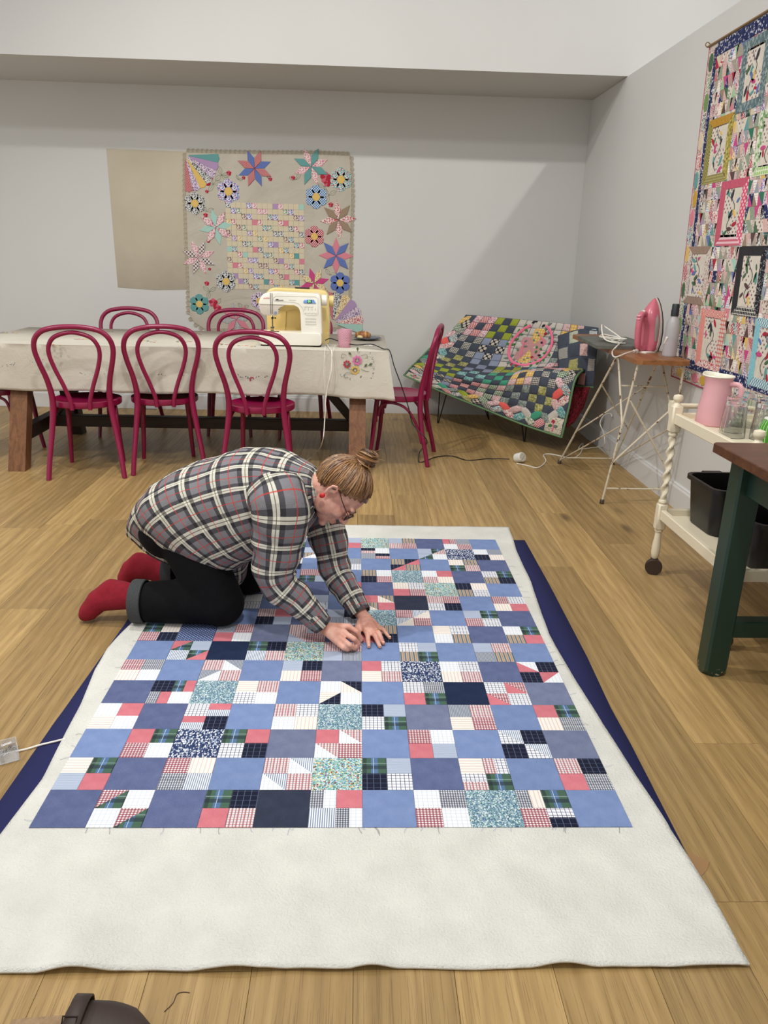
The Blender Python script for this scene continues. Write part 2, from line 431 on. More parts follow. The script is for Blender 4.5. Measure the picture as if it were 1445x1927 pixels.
# ---- cloths of the patchwork
def cloud(name, a, b):
    if name in MATS: return MATS[name]
    t = NT(name); v = t.coord('UV'); oi = t.n('ShaderNodeObjectInfo')
    f = t.noise(v, 26, 3); g = t.noise(t.coord('UV', scale=(240, 1500, 1)), 1, 2); h = t.noise(t.coord('UV', scale=(1500, 240, 1)), 1, 2)
    c = t.ramp(t.mt('ADD', t.mt('MULTIPLY', f, .3), t.mt('MULTIPLY', t.mt('ADD', g, h), .35)), [(.36, lin(a)), (.66, lin(b))])
    k = t.mt('MULTIPLY_ADD', oi.outputs['Random'], .10, .95); c = t.mix(1., c, k, 'MULTIPLY')
    t.bump(t.noise(v, 14, 2), .25, .006)
    MATS[name] = t.done(c, .92, 0, .15); return MATS[name]
WH = (232, 234, 236)
FB = {
 'L': cloud('light_blue_chambray', (102, 123, 166), (130, 149, 190)),
 'D': cloud('denim_chambray', (76, 86, 124), (106, 116, 152)),
 'G': cloud('grey_chambray', (94, 102, 132), (126, 134, 160)),
 'N': cloud('navy_cotton', (24, 34, 60), (38, 50, 78)),
 'K': cloud('charcoal_cotton', (40, 46, 62), (58, 64, 82)),
 'p': cloud('coral_chambray', (188, 100, 112), (212, 132, 140)),
 'F': floral('garden_lawn', [(96, 150, 140), (220, 226, 222), (110, 150, 196), (214, 190, 110), (60, 110, 90), (200, 214, 216), (120, 176, 170), (150, 60, 70), (206, 222, 226)], 250, (150, 190, 184)),
 'B': floral('blue_lawn', [(70, 104, 140), (206, 220, 222), (96, 140, 150), (60, 84, 110), (166, 190, 190), (110, 140, 170), (220, 228, 224), (86, 120, 120)], 330, (130, 160, 170)),
 'P': floral('navy_leaf_print', [(40, 54, 92), (214, 218, 226), (52, 66, 104), (160, 172, 194), (36, 48, 84), (226, 228, 232), (44, 58, 96)], 290, (60, 74, 110), stretch=(1, .55, 1)),
 'w': fab('white_windowpane', WH, [('x', .0125, .10, 0, (176, 192, 214), .8), ('y', .0125, .10, 0, (176, 192, 214), .8)], .05),
 'k': fab('navy_windowpane', (24, 28, 48), [('x', .0175, .07, .2, (110, 122, 150), .7), ('y', .0175, .07, .4, (90, 102, 130), .6)], .12),
 'r': fab('red_gingham', (236, 226, 228), [('x', .0082, .5, 0, (134, 24, 50), .72), ('y', .0082, .5, 0, (134, 24, 50), .78)], .06),
 'g': fab('green_tartan', (70, 98, 82), [('x', .062, .30, .15, (86, 116, 166), .75), ('y', .05, .30, .3, (44, 54, 62), .75), ('x', .062, .16, .5, (36, 42, 48), .6), ('y', .05, .05, .85, (170, 190, 190), .5), ('x', .062, .025, .05, (206, 216, 226), .7)], .08),
 't': fab('tan_ticking', (233, 227, 219), [('x', .0115, .07, .2, (176, 110, 96), .85), ('x', .0115, .05, .33, (200, 150, 136), .7)], .05),
 'u': fab('tan_ticking_across', (233, 227, 219), [('y', .0115, .09, .2, (160, 112, 100), .85), ('y', .0115, .05, .33, (200, 150, 136), .7)], .05),
 's': fab('blue_pinstripe', (226, 232, 238), [('x', .0056, .42, 0, (66, 86, 128), .85)], .05),
 'y': fab('fine_grey_stripe', (186, 196, 212), [('y', .0042, .45, 0, (130, 146, 176), .8)], .08, wob=.004),
 'n': fab('navy_gingham', (226, 230, 234), [('x', .0064, .5, 0, (32, 40, 68), .74), ('y', .0064, .5, 0, (32, 40, 68), .78)], .06),
 'c': fab('white_navy_check', (232, 234, 238), [('x', .0115, .17, 0, (48, 54, 92), .85), ('y', .0115, .17, 0, (48, 54, 92), .85), ('x', .0115, .06, .5, (150, 150, 180), .5)], .05),
 'm': fab('red_navy_plaid', (226, 214, 214), [('x', .0084, .32, 0, (52, 58, 92), .72), ('y', .0084, .30, .1, (176, 74, 74), .62), ('x', .0168, .12, .6, (186, 70, 70), .6)], .07),
 'h': fab('grey_stripe', (170, 176, 186), [('x', .0048, .45, 0, (92, 100, 118), .85)], .07),
 'o': fab('multi_stripe', (176, 166, 156), [('x', .0075, .40, 0, (56, 60, 66), .9), ('x', .015, .2, .5, (190, 140, 86), .8), ('x', .015, .14, .1, (90, 130, 150), .8)], .08),
}
def scallop():
    t = NT('scallop_print'); x, y, z = t.sep(t.coord('UV')); per = .0135
    def ring(ox, oy):
        a = t.mt('MULTIPLY', t.mt('SUBTRACT', t.mt('FRACT', t.mt('ADD', t.mt('DIVIDE', x, per), 50+ox)), .5), 1.0); b = t.mt('SUBTRACT', t.mt('FRACT', t.mt('ADD', t.mt('DIVIDE', y, per), 50+oy)), .5)
        d = t.mt('SQRT', t.mt('ADD', t.mt('MULTIPLY', a, a), t.mt('MULTIPLY', b, b)))
        return t.mt('LESS_THAN', t.mt('ABSOLUTE', t.mt('SUBTRACT', d, .44)), .08)
    m = t.mt('MAXIMUM', ring(0, 0), ring(.5, .5))
    return t.done(t.mix(m, lin((150, 166, 200)), lin((40, 52, 96))), .9, 0, .2)
FB['S'] = scallop()
# layout, near row first; a capital is a plain square, otherwise four patches TL TR BL BR.
# a patch is one cloth, or two: a/b diagonal rising, a\b diagonal falling, a|b side by side, a-b one above the other
LAY = """
D;r/g w w r/g;D;g k p m;K;n|w p s n|w;L;w n r w;B;n|t g r c-k;L
u g y p;D;r t n s;L;m w\\s w\\s m;F;g y k c;D;u m|c c-m g;L;m k p n
L;p g r w;P;g p c k;G;p w\\m w\\m r;L;r w p y;L;c\\s k k c\\s;G
w p u w;D;c p-s p-s k;L;m c w t;B;k y c g;G;h m u r;L;p g t n
D;k g|p n|p w;B;u m c w;L;w t\\k u/k w;L;c n p g;N;c p\\r p\\r c;G
r n t w;L;m w\\h h/w m;L;y k t r;G;p c u m;P;w c t m;D;p\\w k k p/w
L;p/g y s g/p;N;g k s m;F;m m y h;L;c y o g;L;y m h o;L
g t r k;S;h r p w;G;m y\\c y\\m r;D;y o p k;L;u c w o;D;w g o p
L;c p k w;L;m p k y;D;y k h s;B;r s/u s/u r;L;y g r c;D
r c t p;L;n w y c;L;c y h s;L;p t\\o t\\o p;K;m r c k;L;r c t p
L;k w p m;D;w n g p;D;m p h s;D;t c p r;F;k t o c;L
c r k t;L;r k w n;L;r r g y;L;o w k r;B;w p m t;D;c g o k
D;w n p g;L;p c k k;L;w h c c;L;o k/p k/p o;L;t o g m;D
k w r t;D;m p c w;N;y h o/w c;L;k-m w h k-r;L;y g/m y/g w;P;w h k t
L;n w k p;D;m h w g;D;h y m p;F;y o m r;D;p|r h w r;L
"""
quilt = thing('patchwork_quilt_top', 'blue, red and white shirting patchwork quilt top laid out on white wadding', 'quilt', (QX, QY, .0094))
def patch_mesh(name, out):
    b = MB(); b.prism(out, 0, .0016, uv=True, inset=.0011); return b.mesh(name, None)
_pm = {}
def shape_mesh(key, w, h, kind):
    if key not in _pm:
        a, b = w/2-.0003, h/2-.0003
        o = {'q': [(-a, -b), (a, -b), (a, b), (-a, b)], 'ul': [(-a, -b), (a, b), (-a, b)], 'lr': [(-a, -b), (a, -b), (a, b)],
             'll': [(-a, -b), (a, -b), (-a, b)], 'ur': [(a, -b), (a, b), (-a, b)]}[kind]
        _pm[key] = patch_mesh(key, o); _pm[key].materials.append(FB['L'])
    return _pm[key]
def put_patch(name, key, w, h, kind, f, cx, cy):
    o = bpy.data.objects.new(name, shape_mesh(key, w, h, kind)); COL.objects.link(o); o.parent = quilt
    o.material_slots[0].link = 'OBJECT'; o.material_slots[0].material = FB[f]
    o.location = (cx, cy, RND.uniform(0, .0004)); return o
small = []          # (cx, cy, spec)
for r, row in enumerate(LAY.strip().split('\n')):
    h = SQ*(1.02 if r in (0, 14) else 1.0)
    for c, cell in enumerate(row.split(';')):
        x0, y0 = c*SQ, r*SQ-(.02*SQ if r == 0 else 0); p = cell.split()
        if len(p) == 1:
            put_patch('square_patch', 'sq%d' % (h > SQ), SQ, h, 'q', p[0], x0+SQ/2, y0+h/2)
        else:
            for k, q in enumerate(p): small.append((r, x0+SQ*(.25+.5*(k % 2)), y0+h*(.75-.5*(k//2)), h/2, q))
rest = MB(); rest_m = []
for r, cx, cy, h, q in small:
    w = SQ/2; hk = h > SQ/2+1e-6
    px_hidden = (cy > .93 and cx < .42+0*cy and r >= 8)     # lies under the kneeling person
    if len(q) == 1:
        if px_hidden:
            f = FB[q]
            if f not in rest_m: rest_m.append(f)
            a, b = w/2-.0003, h/2-.0003
            vs = [(cx-a, cy-b, .0015), (cx+a, cy-b, .0015), (cx+a, cy+b, .0015), (cx-a, cy+b, .0015)]
            rest.add(vs, [(0, 1, 2, 3)], rest_m.index(f), [(v[0], v[1]) for v in vs]); continue
        put_patch('small_patch', 's%d' % hk, w, h, 'q', q, cx, cy)
    else:
        a, o, b = q
        if o == '/': put_patch('triangle_patch', 'ul%d' % hk, w, h, 'ul', a, cx, cy); put_patch('triangle_patch', 'lr%d' % hk, w, h, 'lr', b, cx, cy)
        elif o == '\\': put_patch('triangle_patch', 'll%d' % hk, w, h, 'll', a, cx, cy); put_patch('triangle_patch', 'ur%d' % hk, w, h, 'ur', b, cx, cy)
        elif o == '|': put_patch('strip_patch', 'v%d' % hk, w/2, h, 'q', a, cx-w/4, cy); put_patch('strip_patch', 'v%d' % hk, w/2, h, 'q', b, cx+w/4, cy)
        else: put_patch('strip_patch', 'h%d' % hk, w, h/2, 'q', a, cx, cy+h/4); put_patch('strip_patch', 'h%d' % hk, w, h/2, 'q', b, cx, cy-h/4)
if rest.f:
    o = rest.build('covered_patches', rest_m, quilt, smooth=None); o['kind'] = 'stuff'
# seam allowance ground just under the patches and the frayed threads along the raw edges
MB().box((5.5*SQ, 7.5*SQ, -.0002), (11*SQ-.001, 15*SQ+.003, .0008)).build('seam_allowance', mat('seam_grey', (120, 124, 140), .9), quilt, smooth=None)
thr = [mat('navy_thread', (40, 46, 78), .8), mat('blue_thread', (130, 150, 190), .8)]
for k in range(46):
    if k < 24: x, y, dx, dy = RND.uniform(.02, 11*SQ-.02), -.002, RND.uniform(-.01, .01), -RND.uniform(.008, .03)
    elif k < 38: x, y, dx, dy = 11*SQ+.001, RND.uniform(.02, 14*SQ), RND.uniform(.008, .035), RND.uniform(-.012, .012)
    else: x, y, dx, dy = -.001, RND.uniform(.02, 7*SQ), -RND.uniform(.008, .025), RND.uniform(-.012, .008)
    P = [(x, y, .001), (x+dx*.5+RND.uniform(-.004, .004), y+dy*.5+RND.uniform(-.004, .004), .0025), (x+dx, y+dy, .001)]
    MB().tube(crv(P, 5), .00035, 4).build('loose_thread', thr[k % 2], quilt)
# packing tape holding the backing to the floor, and a second strip by the kneeling person's foot
tp = mat('packing_tape', (168, 132, 92), .25, spec=.6, Alpha=.72)
def tape(label, pts):
    out = [W2(*q) for q in pts]; cx = sum(p[0] for p in out)/len(out); cy = sum(p[1] for p in out)/len(out)
    o = MB().prism([(p[0]-cx, p[1]-cy) for p in out], 0, .0006).build('tape_strip', tp, loc=(cx, cy, .0008), smooth=None)
    tag(o, label, 'tape')
tape('short strip of brown packing tape on the floor at the corner of the navy backing', [(1283, 1620), (1296, 1605), (1335, 1622), (1330, 1638), (1313, 1656), (1302, 1648)])
# ================================================================== bentwood chairs and the long table
chm = mat('magenta_lacquer', (130, 14, 60), .3, spec=.5, nz=(30, .05))
def make_chair(label, loc, rz):
    t = thing('bentwood_chair', label, 'chair', loc, rz)
    # seat: round dished disc with a rounded rim
    prof = [(0, .437), (.12, .4375), (.17, .444), (.186, .452), (.196, .4555), (.205, .452), (.207, .44), (.206, .424), (.2, .418), (.0, .418)]
    b = MB(); b.lathe(prof[::-1], 40); b.v = [(x*1.0, y*(1.0 if y > 0 else .95), z) for x, y, z in b.v]; b.build('seat', chm, t)
    # one long bent rod: rear foot, up, over the back and down to the other rear foot
    half = [(.218, -.238, 0), (.205, -.212, .12), (.185, -.182, .26), (.166, -.166, .40), (.162, -.170, .50), (.176, -.190, .60), (.202, -.216, .70), (.214, -.234, .775), (.200, -.250, .835), (.155, -.258, .878), (.08, -.262, .897), (0, -.263, .902)]
    P = crv([(-x, y, z) for x, y, z in half] + [(x, y, z) for x, y, z in half[-2::-1]], 5)
    b = MB(); b.tube(P, [.0152 + .0035*math.exp(-((p.z-.42)/.16)**2) for p in P], 10); b.build('back_hoop', chm, t)
    half = [(.05, -.200, .415), (.055, -.203, .47), (.082, -.208, .56), (.118, -.219, .66), (.138, -.232, .745), (.128, -.243, .805), (.088, -.251, .848), (0, -.255, .870)]
    b = MB(); b.tube(crv([(-x, y, z) for x, y, z in half] + [(x, y, z) for x, y, z in half[-2::-1]], 6), .0126, 10); b.build('inner_hoop', chm, t)
    for s in (-1, 1):
        Q = crv([(s*.135, .125, .425), (s*.146, .14, .28), (s*.153, .152, .14), (s*.162, .172, 0)], 5)
        MB().tube(Q, [lerp(.0175, .0125, i/(len(Q)-1)) for i in range(len(Q))], 10).build('front_leg', chm, t)
        # bent bracket from the front leg, under the seat, down to the rear leg
        Q = crv([(s*.140, .118, .31), (s*.146, .10, .375), (s*.156, .06, .402), (s*.165, -.01, .402), (s*.174, -.08, .372), (s*.184, -.135, .30), (s*.192, -.17, .22), (s*.197, -.19, .15)], 5)
        MB().tube(Q, .0095, 8).build('bracket', chm, t)
    Q = crv([(-.146, .128, .27), (-.135, .131, .36), (-.09, .135, .398), (0, .137, .405), (.09, .135, .398), (.135, .131, .36), (.146, .128, .27)], 5)
    MB().tube(Q, .0095, 8).build('bracket', chm, t)
    return t
D2 = math.radians
chair = make_chair('magenta bentwood chair at the table end with the two bare dark trestle feet, beside a plain wooden front leg', (-1.667, 4.712, 0), D2(9))
chair['label'] = 'magenta bentwood chair pushed in beside the thick wooden table leg, back to the room'
chair['group'] = 'bentwood chairs round the long table'
dup(chair, (-1.225, 4.855, 0), D2(14), 'magenta bentwood chair seen from behind, between two others along the table')
dup(chair, (-.592, 4.663, 0), D2(-3), 'magenta bentwood chair with its back to the room, in front of the white sewing machine')
dup(chair, (-1.745, 5.755, 0), D2(180), 'magenta bentwood chair across the table against bare white wall, only its arched back showing')
dup(chair, (-.962, 5.86, 0), D2(178), 'magenta bentwood chair across the table, its back in front of a hanging pink star')
dup(chair, (-.425, 5.80, 0), D2(181), 'magenta bentwood chair across the table, hidden behind the sewing machines')
dup(chair, (-2.36, 5.095, 0), D2(-92), 'magenta bentwood chair at the end of the table beyond the thick wooden leg')
dup(chair, (.28, 5.145, 0), D2(79), 'magenta bentwood chair at the table end, side on, beside the draped quilt')
# ---- trestle table
TX0, TX1, TY0, TY1, TZ = -2.42, .182, 4.76, 5.80, .76
def wood(name, a, b, scale=(6, 6, 60), rough=.5, rot=(0, 0, 0)):
    if name in MATS: return MATS[name]
    t = NT(name); v = t.coord('Object', scale=scale, rot=rot)
    f = t.noise(v, 1.0, 5, .6, 1.2); g = t.noise(t.coord('Object', scale=tuple(q*4 for q in scale), rot=rot), 1.0, 3)
    c = t.ramp(f, [(.25, lin(a)), (.75, lin(b))]); c = t.mix(t.mt('MULTIPLY', t.mt('GREATER_THAN', g, .6), .25), c, tuple(q*.5 for q in lin(a)[:3])+(1,))
    t.bump(g, .12, .001); MATS[name] = t.done(c, rough, 0, .35); return MATS[name]
legw = wood('table_leg_wood', (92, 58, 34), (136, 92, 58), (30, 30, 3)); dkw = wood('dark_stained_wood', (34, 25, 20), (58, 44, 34), (3, 30, 30))
tbl = thing('trestle_table', 'long wooden trestle table with splayed legs under a cream embroidered cloth', 'table', (-1.12, 5.28, 0))
O = (-1.12, 5.28, 0)
MB().box(((TX0+TX1)/2, (TY0+TY1)/2, TZ-.025), (TX1-TX0-.01, TY1-TY0-.01, .05), bev=.004).build('tabletop', dkw, tbl, origin=O)
for lx in (-2.11, 0.0):
    for (yt, yf, m) in ((4.93, 4.665, legw), (5.52, 5.70, dkw)):
        b = MB(); w = .052
        rings = []
        for (yc, z) in ((yf, 0), (yt, TZ-.05)):
            rings.append([Vector((lx-w, yc-.045, z)), Vector((lx+w, yc-.045, z)), Vector((lx+w, yc+.045, z)), Vector((lx-w, yc+.045, z))])
        b.loft(rings); b.build('leg', m, tbl, smooth=None, origin=O)
    MB().bar((lx, 4.75, .205), (lx, 5.68, .205), .07, .085, bev=.003).build('cross_rail', dkw, tbl, smooth=None, origin=O)
    MB().bar((lx, 4.86, TZ-.085), (lx, 5.62, TZ-.085), .07, .07, bev=.003).build('bearer', dkw, tbl, smooth=None, origin=O)
    sg = 1 if lx < -1 else -1
    MB().bar((lx+sg*.05, 5.21, .26), (lx+sg*.42, 5.21, TZ-.07), .055, .06, bev=.003, up=(0, 1, 0)).build('brace', dkw, tbl, smooth=None, origin=O)
MB().bar((-2.08, 5.21, .205), (-.03, 5.21, .205), .07, .075, bev=.003).build('stretcher', dkw, tbl, smooth=None, origin=O)
# ---- tablecloth: top, rounded edge and a falling skirt with soft folds
t = NT('cream_tablecloth'); v = t.coord('Object'); f = t.noise(v, 3, 4); g = t.noise(v, 22, 4, .6, 1)
cc = t.ramp(f, [(.3, lin((186, 180, 165))), (.7, lin((200, 194, 180)))])
t.bump(t.mt('ADD', f, t.mt('MULTIPLY', g, .5)), .5, .012); clothm = t.done(cc, .85, 0, .2)
def cloth_pt(s):
    """s along the perimeter (front-left corner, anticlockwise); returns base point, outward normal, corner weight"""
    X0, X1, Y0, Y1 = TX0-.004, TX1+.004, TY0-.004, TY1+.004; a, b = X1-X0, Y1-Y0; s %= 2*(a+b); r = .02
    if s < a: p, n, d = (X0+s, Y0), (0, -1), min(s, a-s)
    elif s < a+b: p, n, d = (X1, Y0+s-a), (1, 0), min(s-a, a+b-s)
    elif s < 2*a+b: p, n, d = (X1-(s-a-b), Y1), (0, 1), min(s-a-b, 2*a+b-s)
    else: p, n, d = (X0, Y1-(s-2*a-b)), (-1, 0), min(s-2*a-b, 2*(a+b)-s)
    return p, n, math.exp(-(d/.05)**2)
per = 2*(TX1-TX0+.008+TY1-TY0+.008); N = 420
lv = [(0, .0), (.0, .004), (.03, .03), (.08, .2), (.16, .5), (.22, .75), (.262, .93), (.279, 1.0)]
rings = []
for (dz, tt) in lv:
    rg = []
    for k in range(N):
        s = per*k/N; (px, py), (nx, ny), cw = cloth_pt(s)
        cx = (TX0+TX1)/2; cyy = (TY0+TY1)/2
        fold = .015*tt*(math.sin(s*11+2.4*mnoise.noise(Vector((s*1.7, 0, 0))))+.8*mnoise.noise(Vector((s*6, tt*1.2, 5))))
        out = .003+.012*tt+fold+cw*.055*tt
        if cw > .3: dgx, dgy = (1 if px > cx else -1)*.707, (1 if py > cyy else -1)*.707
        else: dgx, dgy = nx, ny
        hem = (.006*math.sin(s*9+1)+.010*mnoise.noise(Vector((s*2.3, 7, 0))))*tt - cw*.012*tt
        wr = .003*mnoise.noise(Vector((px*9, py*9, dz*14)))*(tt > .01)
        rg.append(Vector((px+dgx*(out+wr), py+dgy*(out+wr), TZ+.0045-dz+hem)))
    rings.append(rg)
b = MB(); b.loft(rings, cap0=False, cap1=False)
b.add(rings[0], [tuple(range(N))])
cl = b.build('tablecloth', clothm, smooth=1.0)
md = cl.modifiers.new('thickness', 'SOLIDIFY'); md.thickness = .0012; md.offset = 1
tag(cl, 'cream embroidered tablecloth hanging over the long trestle table', 'tablecloth')
# embroidery on the cloth (separate stitched motifs, slightly proud)
emb = {k: mat('thread_'+k, c, .7) for k, c in dict(red=(172, 40, 58), pink=(206, 104, 160), yellow=(206, 170, 84), green=(84, 98, 66), dark=(70, 40, 50), blue=(110, 132, 160), white=(228, 224, 214), wine=(120, 36, 66)).items()}
def frame_front(px, py): 
    p = ony(px, py, TY0-.021); return p, Vector((1, 0, 0)), Vector((0, 0, 1)), Vector((0, -1, 0))
def frame_top(px, py):
    p = onz(px, py, TZ+.0062); return p, Vector((1, 0, 0)), Vector((0, 1, 0)), Vector((0, 0, 1))
def petalf(b, fr, cx, cy, ang, r0, r1, w, mi, lift=.0014):
    p, X, Y, Nn = fr; d = (math.cos(ang), math.sin(ang)); e = (-d[1], d[0])
    def q(a, c, h): return p+X*(cx+d[0]*a+e[0]*c)+Y*(cy+d[1]*a+e[1]*c)+Nn*h
    rm = lerp(r0, r1, .6)
    b.add([q(r0, 0, 0), q(rm, -w, 0), q(r1, 0, 0), q(rm, w, 0), q(rm, 0, lift)], [(0, 1, 4), (1, 2, 4), (2, 3, 4), (3, 0, 4)], mi)
def flower(b, fr, cx, cy, r, mi, mc, n=8):
    for k in range(n): petalf(b, fr, cx, cy, 2*PI*k/n+.2, r*.25, r, r*.3, mi)
    for k in range(n): petalf(b, fr, cx, cy, 2*PI*k/n+.2, r*.2, r*.55, r*.1, mc, .0024)
def stem(b, fr, pts, mi, r=.0011):
    p, X, Y, Nn = fr; b.tube(crv([p+X*x+Y*y+Nn*.0008 for x, y in pts], 5), r, 4, mi=mi)
EM = [emb[k] for k in ('red', 'pink', 'yellow', 'green', 'dark', 'blue', 'white', 'wine')]
fr = frame_front(670, 685)
for nm, cx, cy, r, mi, mc in (('pink', .006, .022, .032, 1, 7), ('red', -.056, -.002, .026, 0, 4), ('yellow', -.006, -.038, .030, 2, 4)):
    b = MB(); flower(b, fr, cx, cy, r, mi, mc); o = b.build('embroidered_flower', EM, cl); o['label'] = nm+' embroidered flower'
b = MB()
for (x, y, a) in ((.008, .075, 1.57), (.05, -.02, .9), (.075, -.008, .5), (.035, -.068, 4.4), (-.035, .002, 3.9), (-.028, .05, 2.3)): petalf(b, fr, x, y, a, 0, .030, .008, 3)
for P in ([(-.06, .05), (-.085, .06), (-.09, .035), (-.075, .04)], [(.03, .05), (.06, .06), (.07, .04), (.055, .035)], [(-.02, -.06), (-.06, -.055), (-.075, -.08), (-.06, -.085)], [(.03, -.03), (.06, -.042), (.08, -.042)], [(-.02, -.038), (-.05, -.03)]): stem(b, fr, P, 3)
b.build('embroidered_leaves', EM, cl)
b = MB()
for k in range(34):
    u = k/33; x = lerp(-.10, .15, u); y = -.062-.062*math.sin(u*2.3)+.03*u*u - .03*max(0, u-.6)*4
    petalf(b, fr, x, y+RND.uniform(-.006, .006), RND.uniform(0, 6.28), 0, .009, .0025, (5, 3, 6, 5)[k % 4])
for k in range(22):
    u = k/21; petalf(b, fr, .085+.022*math.sin(u*2.6)+RND.uniform(-.004, .004), lerp(.075, -.09, u), RND.uniform(0, 6.28), 0, .009, .0025, (5, 3, 5, 6)[k % 4])
b.build('embroidered_garland', EM, cl)
for (px, py, sc) in ((474, 714, 1), (323, 711, .85), (176, 710, .85), (8, 690, .8), (68, 682, .5)):
    fr2 = frame_front(px, py); b = MB()
    if px > 70: flower(b, fr2, 0, 0, .019*sc, 0, 4, 7)
    for s in (-1, 1):
        for k in range(7): petalf(b, fr2, s*(.02+.011*k)*sc, (.004+.0016*k*k*.4)*sc+RND.uniform(-.006, .006), RND.uniform(0, 6.28), 0, .012*sc, .003*sc, (3, 5, 4)[k % 3])
    b.build('embroidered_sprig', EM, cl)
for (px, py) in ((150, 637), (275, 642), (20, 626), (345, 643), (420, 648), (370, 629), (200, 624), (468, 651), (100, 650)):
    fr3 = frame_top(px, py); b = MB()
    for k in range(9): petalf(b, fr3, RND.uniform(-.06, .06), RND.uniform(-.05, .05), RND.uniform(0, 6.28), 0, .03, .009, RND.choice((0, 2, 3, 1, 3, 2)))
    b.build('embroidered_sprig', EM, cl)
# ================================================================== on the table
ZT = TZ+.0056                                     # top of the cloth
def txt(name, s, size, m, parent, loc, rot=(PI/2, 0, 0), ext=.0004):
    c = bpy.data.curves.new(name, 'FONT'); c.body = s; c.size = size; c.extrude = ext; c.align_x = 'CENTER'; c.align_y = 'CENTER'
    o = bpy.data.objects.new(name, c); COL.objects.link(o); dg = bpy.context.evaluated_depsgraph_get()
    me = bpy.data.meshes.new_from_object(o.evaluated_get(dg)); bpy.data.objects.remove(o)
    o = bpy.data.objects.new(name, me); COL.objects.link(o); me.materials.clear(); me.materials.append(m); o.parent = parent; o.location = loc; o.rotation_euler = rot; return o
def rrect(x0, x1, z0, z1, r, n=6):
    P = []
    for cx, cz, a0 in ((x1-r, z0+r, -PI/2), (x1-r, z1-r, 0), (x0+r, z1-r, PI/2), (x0+r, z0+r, PI)):
        P += [(cx+r*math.cos(a0+PI/2*k/n), cz+r*math.sin(a0+PI/2*k/n)) for k in range(n+1)]
    return P
XZ = Matrix(((1, 0, 0, 0), (0, 0, -1, 0), (0, 1, 0, 0), (0, 0, 0, 1)))     # outline (x, z) extruded towards the camera (-y)
def slab(b, out, y_back, depth, ins=.006, mi=0):
    """outline in x,z ; from y_back forward by depth, chamfered front edge"""
    b.prism(out, -y_back, -y_back+depth, XZ, mi, inset=ins); return b
wpl = mat('white_enamel', (232, 229, 216), .3, nz=(12, .03)); cpl = mat('cream_plastic', (214, 204, 192), .4)  # machine body white; its head an even, slightly darker cream
ypl = mat('butter_yellow_enamel', (222, 200, 132), .35, nz=(10, .04)); gry = mat('grey_metal', (120, 118, 116), .35, 1.0); blk = mat('black_plastic', (20, 20, 22), .4)
p0 = onz(548, 653, ZT)
sm = thing('sewing_machine', 'white computerised sewing machine with a lit green number display', 'sewing machine', (p0.x, p0.y+.09, ZT))
# base with free arm, column + arm (one moulded C-shaped body), head
b = MB()
out = [(-.205, .012), (.195, .012)] + rrect(.12, .200, .012, .325, .03)[7:14][::-1][::-1]
body = rrect(-.212, .200, .010, .088, .018)
slab(b, body, .085, .17, .01); b.build('base', wpl, sm)
b = MB()
col_ = [(.068, .08), (.203, .08), (.203, .10), (.199, .18), (.196, .26), (.194, .300), (.186, .318), (.168, .325), (-.10, .331), (-.15, .328), (-.178, .318), (-.198, .298), (-.210, .268), (-.210, .258), (.015, .262), (.035, .258), (.052, .246), (.062, .228), (.067, .20)]
slab(b, col_, .075, .15, .008); b.build('arm_and_column', wpl, sm)
b = MB(); head = [(-.210, .262), (-.205, .225), (-.198, .205), (-.180, .190), (-.105, .187), (-.088, .195), (-.083, .215), (-.074, .238), (-.02, .262)]
slab(b, head[::-1], .07, .14, .006); b.build('head', cpl, sm)
b = MB()
b.tube([(.2, 0, .285), (.232, 0, .285)], .034, 20); b.build('handwheel', wpl, sm)
F = -.0765
b = MB(); slab(b, [(.085, .268), (.165, .268), (.150, .291), (.092, .291), (.084, .284), (.082, .276)], F+.001, .003, .001); dp = b.build('display_panel', mat('panel_blue', (110, 146, 206), .35), sm)
b = MB(); slab(b, rrect(.107, .137, .270, .290, .002, 2), F-.002, .002, 0); lcd = b.build('display_window', mat('lcd_dark_green', (14, 88, 40), .3), dp)
lit = NT('lcd_lit_digits'); lit.b.inputs['Emission Color'].default_value = lin((190, 255, 200)); lit.b.inputs['Emission Strength'].default_value = 1.2; litm = lit.done(lin((160, 240, 170)), .5)
txt('display_digits', '01', .020, litm, dp, (.122, F-.0045, .280))
for i in range(3): MB().tube([(.095+.021*i, F+.001, .252), (.095+.021*i, F-.003, .252)], .0065, 12).build('button', wpl, sm)
for i in range(4): MB().tube([(.092+.023*i, F+.001, .214), (.092+.023*i, F-.003, .214)], .0065, 12).build('button', wpl, sm)
b = MB()
for i in range(4): slab(b, [(.0915+.023*i, .226), (.0925+.023*i, .226), (.0925+.023*i, .238), (.0915+.023*i, .238)], F, .001, 0)
for i in range(11):
    for zz in (.170, .152, .136): slab(b, [(.096+.0066*i, zz), (.0972+.0066*i, zz), (.0972+.0066*i, zz+.009), (.096+.0066*i, zz+.009)], F-.0005, .001, 0)
b.build('stitch_chart', mat('chart_grey', (120, 120, 118), .6), sm, smooth=None)
b = MB(); q = [(-.112, .298), (-.095, .308), (.16, .309), (.178, .30), (.178, .205), (.165, .196), (.102, .196), (.088, .21), (.076, .24), (.05, .266), (.01, .274), (-.105, .276), (-.114, .286), (-.112, .298)]
b.tube([(x, F-.0005, z) for x, z in q], .0007, 4); b.build('panel_outline', mat('outline_grey', (176, 172, 164), .5), sm)
MB().box((-.075, F-.001, .284), (.055, .003, .003)).build('speed_slider', gry, sm); MB().box((-.088, F-.003, .287), (.016, .004, .005), bev=.001).build('slider_knob', blk, sm)
txt('maker_lettering', 'JANOME', .0105, mat('logo_red', (206, 70, 74), .5), sm, (-.158, F-.0006, .2935))
txt('model_lettering', 'Decor Computer', .006, mat('outline_grey', (176, 172, 164)), sm, (.012, F-.0006, .286))
